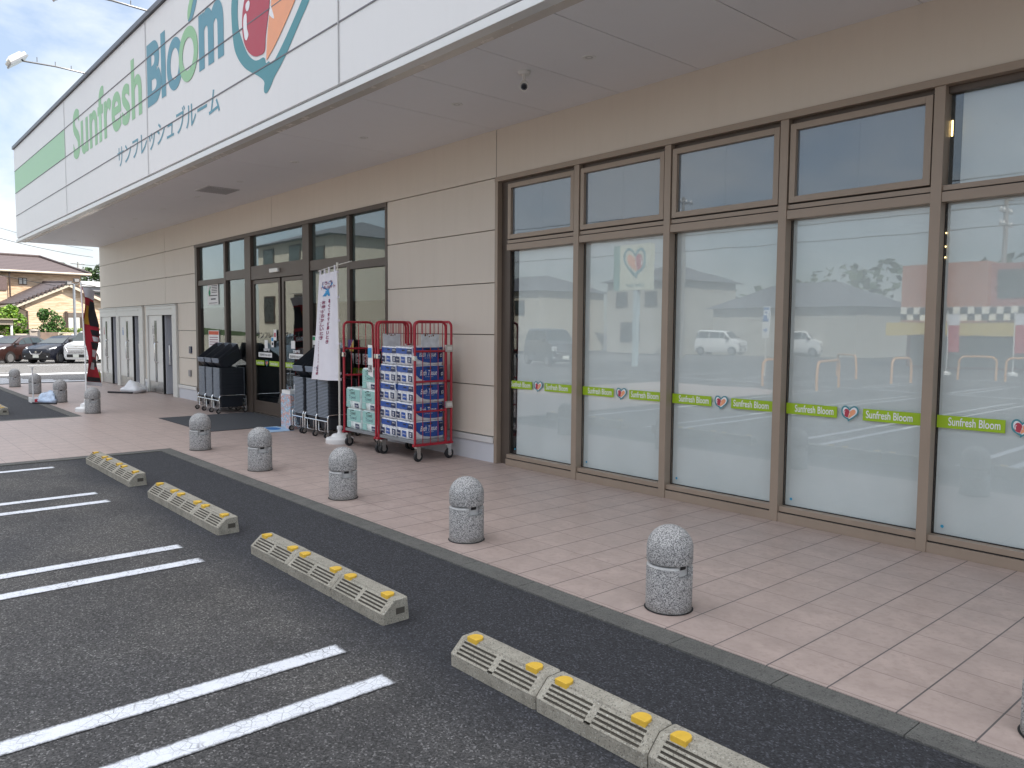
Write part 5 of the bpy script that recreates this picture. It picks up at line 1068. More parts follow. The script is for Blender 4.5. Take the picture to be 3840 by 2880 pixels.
# ------------------------------------------------------------------ cars
MAT_TYRE = M('tyre', (0.02, 0.02, 0.021), 0.8); MAT_RIMM = M('alloy_rim', (0.36, 0.36, 0.37), 0.3, 0.7); MAT_CGLASS = M('car_window', (0.03, 0.042, 0.045), 0.06, spec=0.5, var=0.2, scale=1.5)
MAT_HL = M('headlamp', (0.72, 0.74, 0.77), 0.15, 0.2); MAT_PLATEN = M('number_plate', (0.70, 0.72, 0.66), 0.5); MAT_GRL = M('car_black_trim', (0.02, 0.02, 0.022), 0.4); MAT_CHR = M('chrome_trim', (0.6, 0.6, 0.62), 0.15, 0.9)
def car(label, paint, loc, heading, kind, group):
    """x forward, origin on the ground below the middle of the car"""
    t = thing('parked_car', label, 'car', loc, heading, group)
    if kind == 'hatch':
        hw = 0.845; St = [(2.03, .26, .62, .66, .70), (1.96, .22, .74, .80, .84), (1.55, .20, .90, .96, .97), (1.0, .20, 1.0, 1.06, .97), (0.92, .20, 1.0, 1.07, .97), (0.05, .20, 1.02, 1.46, .76), (-0.5, .20, 1.03, 1.52, .75), (-1.25, .20, 1.06, 1.48, .73), (-1.72, .22, 1.08, 1.30, .76), (-1.98, .28, .98, 1.02, .80), (-2.04, .34, .70, .74, .76)]
        wheels = (1.27, -1.28); wr = 0.31
    else:
        hw = 0.74; St = [(1.70, .28, .80, .86, .80), (1.66, .22, .98, 1.05, .92), (1.30, .20, 1.10, 1.16, .97), (1.12, .20, 1.12, 1.18, .97), (0.62, .20, 1.14, 1.70, .86), (0.3, .20, 1.14, 1.77, .86), (-0.6, .20, 1.14, 1.78, .86), (-1.45, .20, 1.14, 1.76, .85), (-1.62, .22, 1.12, 1.60, .88), (-1.70, .28, .95, 1.0, .90)]
        wheels = (1.22, -1.22); wr = 0.28
    def ring(st):
        x, z0, zb, zr, f = st; a = hw * (0.95 if abs(x) > max(abs(s[0]) for s in St) - 0.1 else 1.0)
        top = a * f * 0.86; half = [(a * 0.90, z0), (a * 0.99, z0 + 0.10), (a, (z0 + zb) / 2 + 0.08), (a * 0.97, zb), (top + 0.035, zr - 0.07), (top - 0.06, zr)]
        return [(x, y, z) for y, z in half] + [(x, -y, z) for y, z in half[::-1]]
    b = MB(); b.loft([ring(s) for s in St]); bd = b.obj('body', paint, t, True, bevel=0.0)
    # glazing: patches laid 8 mm over the cabin
    R_ = {s[0]: ring(s) for s in St}
    cab = [s for s in St if s[3] - s[2] > 0.2]
    def off(p, d): return Vector(p) + Vector(d)
    for sg in (1, -1):
        b = MB()
        for a_, b_ in zip(cab, cab[1:]):
            P = [Vector(R_[a_[0]][3]), Vector(R_[b_[0]][3]), Vector(R_[b_[0]][4]), Vector(R_[a_[0]][4])]
            lo = lambda p, q, t_: p.lerp(q, t_)
            q = [lo(P[0], P[3], 0.10), lo(P[1], P[2], 0.10), lo(P[1], P[2], 0.92), lo(P[0], P[3], 0.92)]
            q[0], q[1] = q[0].lerp(q[1], 0.04), q[1].lerp(q[0], 0.04); q[3], q[2] = q[3].lerp(q[2], 0.04), q[2].lerp(q[3], 0.04)
            b.quad(*[(v_.x, sg * (v_.y + 0.008), v_.z) for v_ in q])
        if kind == 'hatch' or True:
            s0 = [s for s in St if s[3] - s[2] < 0.2 and s[0] > cab[0][0]][-1]; P0 = Vector(R_[s0[0]][3]); P1 = Vector(R_[cab[0][0]][3]); P2 = Vector(R_[cab[0][0]][4])
            tri = [P0.lerp(P1, 0.28) + Vector((0, 0, 0.02)), P1.lerp(P0, 0.04) + Vector((0, 0, 0.03)), P2.lerp(P1, 0.10).lerp(P0, 0.04)]
            b.bm.faces.new([b.bm.verts.new((v_.x, sg * (v_.y + 0.008), v_.z)) for v_ in tri])
        b.obj('side_window', MAT_CGLASS, t)
    s0 = [s for s in St if s[3] - s[2] < 0.2 and s[0] > cab[0][0]][-1]
    y0, y1 = R_[s0[0]][4][1], R_[cab[0][0]][4][1]; z0, z1 = s0[3], cab[0][3]; x0, x1 = s0[0], cab[0][0]
    b = MB(); b.quad(*[(x + 0.012, y, z + 0.012) for x, y, z in ((x0 - 0.03, y0 * 0.95, z0 + 0.01), (x0 - 0.03, -y0 * 0.95, z0 + 0.01), (x1 + 0.04, -y1 * 0.90, z1 - 0.04), (x1 + 0.04, y1 * 0.90, z1 - 0.04))]); b.obj('windscreen', MAT_CGLASS, t)
    fx = St[0][0]
    b = MB(); b.box(fx - 0.04, fx + 0.012, -hw * .72, hw * .72, 0.30 if kind == 'hatch' else 0.34, 0.50); b.obj('lower_grille', MAT_GRL, t, bevel=0.01)
    b = MB()
    if kind == 'hatch':
        b.tube([(fx + 0.005, -0.36, 0.68), (fx + 0.03, -0.24, 0.52), (fx + 0.03, 0.24, 0.52), (fx + 0.005, 0.36, 0.68)], 0.022, 6)
    else:
        for z in (0.70, 0.82, 0.93): b.tube([(fx + 0.01 - (z - 0.7) * 0.2, -0.5, z), (fx + 0.02 - (z - 0.7) * 0.2, 0.5, z)], 0.022, 6)
        b.tube([(fx + 0.0, -0.62, 0.86), (fx + 0.02, -0.45, 0.60), (fx + 0.02, 0.45, 0.60), (fx + 0.0, 0.62, 0.86)], 0.035, 6)
    b.obj('chrome_grille', MAT_CHR, t, True)
    b = MB(); b.lathe([(0.0, 0), (0.055, 0.0), (0.055, 0.012), (0.0, 0.014)], (fx + (0.0 if kind == 'hatch' else -0.02), 0, 0.63 if kind == 'hatch' else 0.88), 16, axis='x'); b.obj('round_badge', MAT_CHR, t, True)
    b = MB(); b.box(fx + 0.02, fx + 0.03, -0.165, 0.165, 0.34, 0.50); b.obj('number_plate', MAT_PLATEN, t)
    for sg in (1, -1):
        b = MB()
        if kind == 'hatch': b.loft([[(fx - 0.10, sg * 0.44, 0.64), (fx - 0.06, sg * 0.44, 0.72), (fx - 0.10, sg * 0.46, 0.75)], [(fx - 0.30, sg * 0.80, 0.76), (fx - 0.28, sg * 0.80, 0.86), (fx - 0.34, sg * 0.78, 0.90)], [(fx - 0.48, sg * 0.842, 0.86), (fx - 0.46, sg * 0.842, 0.90), (fx - 0.50, sg * 0.83, 0.92)]])
        else: b.box(fx - 0.16, fx + 0.004, min(sg * 0.46, sg * 0.70), max(sg * 0.46, sg * 0.70), 0.72, 0.92)
        b.obj('headlight', MAT_HL, t, bevel=0.01)
        b = MB(); b.box(fx - 0.06, fx + 0.01, min(sg * 0.52, sg * 0.66), max(sg * 0.52, sg * 0.66), 0.38, 0.43); b.obj('fog_light', MAT_HL, t, bevel=0.005)
        b = MB(); b.box(0.78 if kind == 'hatch' else 0.9, 0.98 if kind == 'hatch' else 1.05, min(sg * hw, sg * (hw + 0.16)), max(sg * hw, sg * (hw + 0.16)), 1.0 if kind == 'hatch' else 1.12, 1.13 if kind == 'hatch' else 1.30); b.obj('door_mirror', paint if kind == 'hatch' else MAT_GRL, t, bevel=0.03)
        for wx in wheels:
            b = MB(); b.lathe([(wr * 0.62, -0.09), (wr * 0.95, -0.095), (wr, -0.06), (wr, 0.06), (wr * 0.95, 0.095), (wr * 0.62, 0.09)], (wx, sg * (hw - 0.085), wr), 28, axis='y'); w_ = b.obj('wheel', MAT_TYRE, t, True)
            b = MB(); y = sg * (hw + 0.008)
            b.lathe([(wr * 0.60, -0.01), (wr * 0.68, -0.01), (wr * 0.68, 0.006), (wr * 0.60, 0.006)], (wx, y, wr), 24, axis='y')
            for q in range(5):
                a = 2 * math.pi * q / 5 + 0.3; c_, s_ = math.cos(a), math.sin(a); n_ = Vector((-s_, 0, c_)) * 0.028; p0 = Vector((wx, y, wr)); p1 = p0 + Vector((c_, 0, s_)) * wr * 0.62
                b.quad(p0 - n_, p1 - n_, p1 + n_, p0 + n_)
            b.obj('rim', MAT_RIMM, w_)
            b = MB(); b.lathe([(0.0, 0), (wr * 0.63, 0.0)], (wx, sg * (hw + 0.002), wr), 20, axis='y'); b.obj('rim_shadow', MAT_GRL, w_)
            b = MB(); b.lathe([(wr * 1.18, 0.0), (wr * 1.02, 0.0), (wr * 1.02, -0.03 * sg), (wr * 1.18, -0.03 * sg)], (wx, sg * (hw + 0.004), wr), 20, R(-8), R(188), axis='y'); b.obj('wheel_arch', MAT_GRL, t, True)
    return t
P_NAVY = M('navy_car_paint', (0.005, 0.006, 0.012), 0.3, 0.0, 0.05, coat=0.35); P_BROWN = M('brown_car_paint', (0.032, 0.014, 0.012), 0.3, 0.1, 0.05, coat=0.5); P_WHITE = M('white_car_paint', (0.74, 0.75, 0.75), 0.35, var=0.02, coat=0.8); P_SILVER = M('silver_car_paint', (0.36, 0.42, 0.46), 0.3, 0.5, 0.05, coat=1.0); P_DVAN = M('dark_van_paint', (0.02, 0.024, 0.03), 0.3, var=0.05, coat=1.0)
hd_ = R(-47); G = 'cars parked beyond the crossing'
def spot(px, py): return (px, py, gz(px))
car('dark navy hatchback with silver grille, middle of the parked cars', P_NAVY, spot(-41.4, 3.3), hd_, 'hatch', G)
car('brown hatchback parked left of the navy one', P_BROWN, spot(-43.1, 1.25), hd_, 'hatch', G)
car('white boxy van-like small car parked right of the navy hatchback', P_WHITE, spot(-40.2, 4.75), hd_, 'van', G)
car('white car at the left picture edge behind the brown hatchback', P_WHITE, spot(-45.8, 0.0), hd_, 'hatch', G)

# ------------------------------------------------------------------ houses and trees beyond
k = NT('roof_tiles'); v = k.tc.outputs['Object']; sp = k.n('ShaderNodeSeparateXYZ'); k.put(sp.inputs[0], v)
rw = k.math('FRACT', k.math('MULTIPLY', sp.outputs['Z'], 6.2)); cl_ = k.math('FRACT', k.math('MULTIPLY', k.math('ADD', sp.outputs['X'], sp.outputs['Y']), 2.6))
c = k.mix(k.noise(7, 4), (0.085, 0.062, 0.062), (0.135, 0.10, 0.098)); c = k.mix(k.math('LESS_THAN', rw, 0.2), c, (0.03, 0.022, 0.022)); c = k.mix(k.math('MULTIPLY', k.math('LESS_THAN', cl_, 0.12), 0.5), c, (0.04, 0.03, 0.03))
k.bump(rw, 0.5, 0.05); MAT_ROOF = k.set(Base_Color=c, Roughness=0.6)
k = NT('rippled_tan_siding'); v = k.tc.outputs['Object']; mpn = k.n('ShaderNodeMapping'); mpn.inputs['Scale'].default_value = (0.5, 0.5, 4.5); k.put(mpn.inputs['Vector'], v)
nn = k.noise(2.4, 4, 0.6, 0.5, mpn.outputs[0]); c = k.mix(k.ramp(nn, (0.38, 0.0), (0.62, 1.0)), (0.47, 0.33, 0.215), (0.72, 0.56, 0.41)); k.bump(nn, 0.5, 0.04); MAT_SIDE = k.set(Base_Color=c, Roughness=0.8)
MAT_GUT = M('cream_gutter', (0.55, 0.49, 0.40), 0.5); MAT_DBRN = M('dark_brown_trim', (0.06, 0.04, 0.032), 0.5); MAT_HWIN = M('house_window', (0.05, 0.06, 0.06), 0.08, var=0.3); MAT_CURT = M('pale_curtain', (0.55, 0.55, 0.52), 0.8)
GZ = -0.33
hs = thing('tan_house', 'tan sided house with brown tiled roofs behind the parked cars', 'house', (0, 0, 0))
b = MB(); b.prism([(4.28, GZ), (9.9, GZ), (9.9, 3.35), (7.05, 4.75), (4.28, 3.25)], 'x', -64.0, -58.0); b.obj('gable_wall', MAT_SIDE, hs)
def slab(b, p0, p1, p2, p3, th):
    P = [Vector(p) for p in (p0, p1, p2, p3)]; n_ = (P[1] - P[0]).cross(P[3] - P[0]).normalized()
    if n_.z < 0: n_ = -n_
    b.loft([[tuple(p) for p in P], [tuple(p + n_ * th) for p in P]])
b = MB(); slab(b, (-57.6, 3.7, 3.25), (-66.9, 3.7, 3.45), (-66.9, 7.05, 5.25), (-57.6, 7.05, 4.86), 0.12); slab(b, (-57.6, 10.5, 3.2), (-66.9, 10.5, 3.4), (-66.9, 7.05, 5.25), (-57.6, 7.05, 4.86), 0.12); b.tube([(-57.6, 7.05, 5.0), (-66.9, 7.05, 5.39)], 0.10, 8)
for i in range(13):
    f = i / 12; b.box(-57.66, -57.46, 3.72 + 3.2 * f - 0.09, 3.72 + 3.2 * f + 0.09, 3.28 + 1.54 * f, 3.44 + 1.54 * f)
b.obj('low_roof', MAT_ROOF, hs)
b = MB(); slab(b, (-57.55, 3.72, 3.05), (-57.62, 3.72, 3.05), (-57.62, 7.05, 4.66), (-57.55, 7.05, 4.66), 0.19); slab(b, (-57.55, 10.45, 3.02), (-57.62, 10.45, 3.02), (-57.62, 7.05, 4.66), (-57.55, 7.05, 4.66), 0.19); b.tube([(-57.6, 3.66, 3.24), (-67, 3.66, 3.24)], 0.07, 6); b.obj('barge_board', MAT_GUT, hs)
b = MB(); b.tube([(-57.9, 3.75, 3.1), (-57.9, 4.38, 2.8), (-57.9, 4.40, 0.3)], 0.06, 6); b.obj('downpipe', MAT_DBRN, hs, True)
b = MB(); b.box(-58.02, -57.94, 6.84, 8.1, 1.35, 2.75); b.box(-57.96, -57.86, 6.80, 6.95, 1.35, 2.85); hw_ = b.obj('window', MAT_DBRN, hs); b = MB(); b.box(-57.94, -57.92, 7.0, 7.32, 1.4, 2.38); b.box(-57.94, -57.92, 7.52, 7.75, 1.4, 2.4); b.obj('curtain', MAT_CURT, hw_); b = MB(); b.box(-57.945, -57.925, 7.0, 8.05, 2.43, 2.72); b.obj('shutter_box', M('shutter_brown', (0.14, 0.115, 0.10), 0.5), hw_)
b = MB(); b.box(-79, -67.0, 1.3, 9.85, GZ, 6.13); b.box(-67.0, -66.4, 1.3, 4.5, GZ, 5.75); b.obj('main_wall', MAT_SIDE, hs)
b = MB(); b.box(-66.39, -66.3, 1.3, 4.4, 4.6, 5.7); b.obj('dark_cladding', M('brown_cladding', (0.13, 0.09, 0.085), 0.7, var=0.2, scale=12), hs)
b = MB(); b.box(-67.03, -66.95, 5.30, 5.90, 5.12, 5.68); w2 = b.obj('window', MAT_DBRN, hs); b = MB(); b.box(-66.95, -66.93, 5.35, 5.56, 5.17, 5.63); b.box(-66.95, -66.93, 5.64, 5.85, 5.17, 5.63); b.obj('pane', MAT_CURT, w2)
b = MB()
e0 = [(-66.2, 0.0, 6.23), (-66.2, 10.45, 6.18), (-80, 10.45, 6.18), (-80, 0.0, 6.23)]; r0 = [(-72, 1.5, 7.87), (-72, 7.75, 7.83)]
V = [b.bm.verts.new(p) for p in e0 + r0]
for f in ((0, 1, 5, 4), (1, 2, 5), (2, 3, 4, 5), (3, 0, 4), (3, 2, 1, 0)): b.bm.faces.new([V[i] for i in f])
b.tube([(-72, 1.5, 7.93), (-72, 7.75, 7.89)], 0.12, 8); b.tube([(-72, 7.75, 7.89), (-66.2, 10.45, 6.23)], 0.11, 8)
b.obj('main_roof', MAT_ROOF, hs)
b = MB(); b.tube([(-66.12, 0.0, 6.18), (-66.12, 10.5, 6.13)], 0.09, 8); b.obj('gutter', MAT_GUT, hs, True); b = MB(); b.box(-66.98, -66.2, 0.1, 10.35, 6.04, 6.16); b.obj('eave_soffit', MAT_DBRN, hs)
b = MB(); b.tube([(-66.3, 4.6, 6.05), (-66.3, 4.6, 0)], 0.07, 6); b.obj('downpipe', MAT_DBRN, hs, True)
wb = thing('white_building', 'plain white building with grey roof band at the supermarket corner', 'building', (0, 0, 0))
b = MB(); b.box(-95, -85, 13.5, 30, GZ, 5.5); b.obj('wall', M('white_render', (0.62, 0.62, 0.60), 0.7), wb); b = MB(); b.box(-96, -84.6, 13.2, 31, 5.51, 6.0); b.obj('roof_band', M('grey_band', (0.24, 0.25, 0.27), 0.6), wb); b = MB(); b.box(-96, -84.3, 13.0, 31.2, 6.01, 6.55); b.obj('roof', M('white_metal_roof', (0.62, 0.64, 0.66), 0.5), wb); b = MB(); b.box(-85.01, -84.9, 15.0, 17.5, 3.0, 5.4); b.obj('window', MAT_HWIN, wb)

def leafmat(name, a, b_):
    k = NT(name); ge = k.t.nodes.new('ShaderNodeNewGeometry')
    c = k.mix(ge.outputs['Random Per Island'], a, b_); k.set(Base_Color=c, Roughness=0.55)
    k.b.inputs['Transmission Weight'].default_value = 0.0
    return k.m
LF_L = leafmat('lime_leaves', (0.06, 0.15, 0.015), (0.20, 0.33, 0.03)); LF_D = leafmat('green_leaves', (0.02, 0.065, 0.012), (0.075, 0.17, 0.03)); LF_H = leafmat('hill_leaves', (0.03, 0.06, 0.02), (0.07, 0.12, 0.04)); LF_HB = leafmat('hedge_leaves', (0.08, 0.15, 0.012), (0.22, 0.30, 0.03))
MAT_BARK = M('bark', (0.09, 0.065, 0.045), 0.9, var=0.3, scale=20)
def leaves(blobs, n, size, seed, mt, name, parent):
    rr = random.Random(seed); b = MB()
    for (cx, cy, cz, rx, ry, rz_) in blobs:
        for _ in range(n):
            while True:
                p = Vector((rr.uniform(-1, 1), rr.uniform(-1, 1), rr.uniform(-1, 1)))
                if 0.25 < p.length < 1: break
            p = p.normalized() * (p.length ** 0.5)
            c = Vector((cx + p.x * rx, cy + p.y * ry, cz + p.z * rz_)); s = size * rr.uniform(0.6, 1.4)
            u = Vector((rr.uniform(-1, 1), rr.uniform(-1, 1), rr.uniform(-.6, .6))).normalized(); w_ = Vector((rr.uniform(-1, 1), rr.uniform(-1, 1), rr.uniform(-1, 1))); w_ = (w_ - u * w_.dot(u)).normalized()
            b.quad(c - u * s, c - w_ * s * 0.55, c + u * s, c + w_ * s * 0.55)
    return b.obj(name, mt, parent)
def tree(name, label, cat, x, y, blobs, n, size, mt, seed, group=None, trunk=0.12, limbs=3):
    t = thing(name, label, cat, (x, y, GZ), 0, group); rr = random.Random(seed)
    top = max(bb[2] for bb in blobs); b = MB(); b.tube([(0, 0, 0), (0.05, 0.03, top * 0.45), (0, 0, top * 0.8)], trunk, 8, trunk * 0.5)
    for bb in blobs[:limbs + 2]: b.tube([(0.03, 0.02, top * 0.4), (bb[0] * .6, bb[1] * .6, top * .4 + (bb[2] - top * .4) * .6), (bb[0], bb[1], bb[2])], trunk * 0.4, 6, trunk * 0.12)
    b.obj('trunk', MAT_BARK, t, True); leaves(blobs, n, size, seed, mt, 'crown', t); return t
tree('garden_tree', 'light green leafy tree at the left edge beside the tan house', 'tree', -53, 2.6, [(0, -0.2, 2.6, .7, .75, .7), (0.2, 0.45, 2.2, .6, .5, .7), (0, -0.8, 2.3, .7, .7, .6), (-.1, .1, 3.05, .4, .4, .4), (.1, -.3, 1.5, .7, .9, .7), (0, .5, 1.3, .5, .45, .6)], 420, 0.10, LF_L, 1)
tree('round_shrub', 'dark green rounded shrub before the tan gable wall', 'shrub', -53, 4.85, [(0, 0, 2.6, .6, .55, .65), (0, -.35, 2.85, .5, .35, .4), (0, .5, 2.2, .55, .45, .6), (.1, -.2, 1.7, .6, .6, .5), (0, .3, 1.6, .5, .5, .4), (0, -.9, 1.55, .4, .5, .35), (0, -1.25, 1.5, .3, .35, .3)], 420, 0.085, LF_D, 2)
hg = leaves([(-53, 5.3 + 0.3 * i, 1.42, .3, .25, .20) for i in range(14)], 130, 0.055, 3, LF_HB, 'hedge', None); tag(hg, 'clipped yellow green hedge below the tan gable wall', 'hedge')
wl = thing('block_wall', 'low brown block garden wall with a fence panel behind the cars', 'garden wall', (0, 0, 0))
b = MB(); b.box(-52.2, -51.9, 3.55, 5.3, GZ, 1.32); b.obj('wall', M('brown_block', (0.20, 0.145, 0.115), 0.85, var=0.2, scale=5), wl); b = MB(); b.box(-52.25, -51.85, 3.5, 4.1, GZ, 1.42); b.lathe([(0.32, 1.421), (0.25, 1.5), (0.0, 1.54)], (-52.05, 3.8, 0), 16); b.obj('gate_post', M('pale_block', (0.36, 0.31, 0.27), 0.8), wl)
b = MB()
for i in range(9): b.box(-52.1, -52.05, 2.75 + 0.085 * i, 2.80 + 0.085 * i, GZ, 1.2)
b.box(-52.04, -52.0, 2.7, 3.5, 1.1, 1.22); b.obj('fence_slats', M('cream_fence', (0.50, 0.44, 0.36), 0.6), wl)
ff = thing('mesh_fence', 'green grey mesh fence with a pale top rail behind the white car', 'fence', (0, 0, 0))
b = MB(); b.tube([(-51, 5.0, 1.28), (-51, 10, 1.24)], 0.03, 6); b.tube([(-51, 5.0, GZ), (-51, 5.0, 1.28)], 0.03, 6); b.tube([(-51, 7.5, GZ), (-51, 7.5, 1.26)], 0.03, 6); b.obj('rails', MAT_GUT, ff, True)
b = MB()
for i in range(50): b.tube([(-51, 5.0 + 0.1 * i, GZ), (-51, 5.0 + 0.1 * i, 1.26)], 0.008, 4)
for i in range(12): b.tube([(-51, 5.0, GZ + 0.13 * i), (-51, 10, GZ + 0.13 * i)], 0.008, 4)
b.obj('wire_mesh', M('green_wire', (0.10, 0.16, 0.13), 0.5), ff)
b = MB(); b.box(-50.98, -50.95, 5.75, 6.05, 1.0, 1.2); b.obj('small_sign', MAT_PAPER, ff)
cp = thing('carport', 'small carport with a ribbed tan roof and white post at the left edge', 'carport', (0, 0, 0))
b = MB(); b.box(-53.5, -50.6, -1.5, 2.68, 2.12, 2.19); b.obj('roof', M('tan_roof_edge', (0.34, 0.30, 0.22), 0.6), cp); b = MB(); b.box(-50.9, -50.8, -1.5, 2.45, 1.80, 2.11); b.obj('ribbed_fascia', M('ribbed_tan', (0.28, 0.24, 0.19), 0.6, var=0.3, scale=30), cp); b = MB(); b.box(-51.05, -50.93, 2.31, 2.43, GZ, 1.795); b.obj('post', MAT_WPLAS, cp)
def street_light(x, y, zt, label):
    t = thing('lot_floodlight', label, 'lamp post', (x, y, GZ)); h = zt - GZ
    b = MB(); b.tube([(0, 0, 0), (0, 0, 1.4)], 0.13, 12); b.tube([(0, 0, 1.4), (0, 0, h)], 0.09, 12, 0.075); b.obj('post', M('galvanised_post', (0.30, 0.32, 0.35), 0.4, 0.5), t, True)
    b = MB(); b.tube([(0, -0.35, h), (0, 0.25, h)], 0.04, 8); b.obj('cross_bar', MAT_STEEL, t, True)
    for s_, zz_ in ((-0.28, 0.03), (0.16, 0.22)):
        b = MB(); b.box(-0.1, 0.14, s_ - 0.17, s_ + 0.17, h + zz_ - 0.12, h + zz_ + 0.14); hd2 = b.obj('lamp_head', MAT_GRL, t, bevel=0.03); b = MB(); b.box(0.142, 0.15, s_ - 0.13, s_ + 0.13, h + zz_ - 0.08, h + zz_ + 0.10); b.obj('lamp_glass', MAT_GRILLE, hd2)
street_light(-50, 5.78, 4.5, 'grey lamp post with twin floodlights before the tan house')
def upole(x, y, z0, h, label, arms=2):
    t = thing('utility_pole', label, 'utility pole', (x, y, z0), 0, 'utility poles'); b = MB(); b.tube([(0, 0, 0), (0, 0, h)], 0.16, 8, 0.11); b.obj('pole', M('concrete_pole', (0.28, 0.28, 0.27), 0.8) if not bpy.data.materials.get('concrete_pole') else bpy.data.materials['concrete_pole'], t, True)
    b = MB()
    for i in range(arms): b.box(-0.06, 0.06, -0.9, 0.9, h - 0.35 - 0.7 * i, h - 0.25 - 0.7 * i)
    b.obj('cross_arms', MAT_STEEL, t)
    b = MB()
    for i in range(arms):
        for y_ in (-0.8, -0.3, 0.3, 0.8): b.lathe([(0.05, 0), (0.07, 0.05), (0.04, 0.16)], (0, y_, h - 0.25 - 0.7 * i), 8)
    b.obj('insulators', MAT_WPLAS, t); return t
upole(-120, 20.95, -1, 12.2, 'distant utility pole above the shrubs at the supermarket corner')
def wire(pts, sag, label, r=0.02, n=14):
    b = MB(); a, c = Vector(pts[0]), Vector(pts[1]); b.tube([a.lerp(c, i / n) - Vector((0, 0, sag * 4 * (i / n) * (1 - i / n))) for i in range(n + 1)], r, 4); tag(b.obj('power_line', MAT_GRL), label, 'power line')
wire([(-60, -6, 10.6), (-120, 23, 12.0)], 0.6, 'power line crossing the sky above the brown house roof', 0.03); wire([(-60, -6, 11.7), (-120, 23, 13.0)], 0.6, 'thinner power line highest above the brown house roof', 0.02)
wire([(-120, 20, 10.9), (-110, 40, 10.9)], 0.5, 'power line running right from the distant utility pole', 0.03); wire([(-62.5, 1.5, 6.0), (-55, 12, 4.0)], 0.3, 'service cable slanting down in front of the tan house', 0.02)
tree('hill_tree', 'pale green tree on the hill, right of the distant brown roof ridge', 'tree', -150, 25.5, [(0, -.8, 11.6, 1.2, 1.4, 1.9), (0, .8, 11, 1.2, 1.3, 1.6), (0, 0, 9, 1.2, 2, 1.6)], 420, 0.28, LF_D, 5, 'trees on the hill', 0.3)
tree('hill_tree', 'dark tree on the hill beside the supermarket corner', 'tree', -150, 30.2, [(0, -1.4, 11.0, 1.5, 1.6, 1.9), (0, 1.3, 11.8, 1.5, 1.6, 2.2), (0, 3.4, 11.6, 1.6, 1.6, 2.4), (0, -2.6, 9.2, 1.4, 1.6, 1.6), (0, .5, 8.8, 1.4, 2.4, 1.8), (0, 3, 8.8, 1.4, 2.0, 1.8)], 420, 0.3, LF_H, 6, 'trees on the hill', 0.3)
b = MB()
for i in range(24):
    x0, x1 = -160, -175
b.prism([(-80, -1), (120, -1), (120, 9), (60, 11), (34, 9.5), (27, 9), (22, 7), (10, 4.5), (-40, 3)], 'x', -185, -158); hl = struct(b.obj('wooded_hill', M('hill_green', (0.05, 0.075, 0.035), 0.9, var=0.5, scale=0.6, bump=1, bscale=1.5)))

# ------------------------------------------------------------------ across the car park (what the shop windows reflect)
MAT_OR = M('orange_tube', (0.62, 0.30, 0.10), 0.45)
HG = 'orange hoop barriers in the car park'
for i, (ax, ay, bx, by, l) in enumerate([(-5.46, -15.1, -5.2, -16.3, 'orange hoop barrier reflected at the second mullion'), (-3.46, -14.6, -3.75, -16.5, 'nearest orange hoop barrier of the car park'), (-7.0, -23.0, -5.5, -21.4, 'orange hoop barrier behind the nearest one'), (-3.52, -19.7, -3.4, -20.9, 'orange hoop barrier farther right in the car park'), (-3.2, -24.6, -2.0, -24.7, 'orange hoop barrier beside the red flags'), (-1.65, -24.5, -0.6, -24.8, 'orange hoop barrier rightmost in the car park')]):
    b = MB(); hoop(b, (ax, ay, 0), (bx, by, 0), -0.02, 0.82, 0.04, 0.2); tag(b.obj('hoop_barrier', MAT_OR, None, True), l, 'barrier', HG)
# pole sign with the heart
t = thing('pole_sign', 'tall roadside pole sign with a heart emblem on cream, green edge', 'sign', (-16.6, -22.5, 0))
b = MB(); b.box(-0.9, 0.95, -0.02, 0.25, 3.6, 5.75); b.obj('sign_box', M('cream_sign', (0.66, 0.68, 0.55), 0.5), t); b = MB(); b.box(-1.30, -0.901, -0.02, 0.25, 3.6, 5.75); b.obj('sign_edge', M('sea_green', (0.20, 0.36, 0.32), 0.5), t); b = MB(); b.box(-0.12, 0.12, 0.0, 0.22, -0.1, 3.6); b.obj('post', M('pale_teal_post', (0.42, 0.52, 0.55), 0.5), t)
emblem(t, 'sign_emblem', lambda x, y: ((x + 1.56) * 0.56, (y - 5.4) * 0.78), '+y', 0.0, 0.258, 4.88, 0.004, (0, 1)); place(text_mesh('Sunfresh Bloom', 1.1, 0.18, 0.01, 0.002), 'sign_letters', MAT_TEAL, t, 0.6, 0.256, 3.75, '+y')
# car shop
t = thing('car_shop', 'red and orange car goods shop across the road with a checkered band', 'shop', (0, 0, 0)); YS = -34
b = MB(); b.box(-8.8, 16, YS - 12, YS, 0, 4.9); b.obj('wall', M('shop_red', (0.36, 0.10, 0.07), 0.6), t); b = MB(); b.box(-9.0, -5.2, YS - 3, YS + 0.4, 2.2, 5.0); b.obj('tower', M('shop_orange', (0.42, 0.14, 0.06), 0.6), t); b = MB(); b.box(-9.2, 6, YS, YS + 1.6, 1.55, 2.15); b.obj('awning', M('shop_yellow', (0.62, 0.45, 0.08), 0.6), t)
b = MB()
for i in range(40):
    for j in range(2):
        if (i + j) % 2 == 0: b.box(-9 + 0.3 * i, -8.7 + 0.3 * i, YS + 0.41, YS + 0.43, 2.3 + 0.3 * j, 2.6 + 0.3 * j)
b.obj('checker_dark', MAT_INK, t); b = MB(); b.box(-9, 3, YS + 0.40, YS + 0.408, 2.28, 2.92); b.obj('checker_band', MAT_PAPER, t)
b = MB(); b.box(-4.9, -2.2, YS + 0.01, YS + 0.05, 3.3, 4.6); b.obj('window', MAT_HWIN, t); place(text_mesh('ROAD', 3.4, 0.85, 0.03, 0.02), 'sign_letters', MAT_WHT, t, 2.8, YS + 0.06, 3.1, '+y'); b = MB(); b.box(-8.6, 16, YS + 0.0, YS + 0.02, 0.1, 1.5); b.obj('shopfront', M('pale_shopfront', (0.4, 0.38, 0.33), 0.4), t)
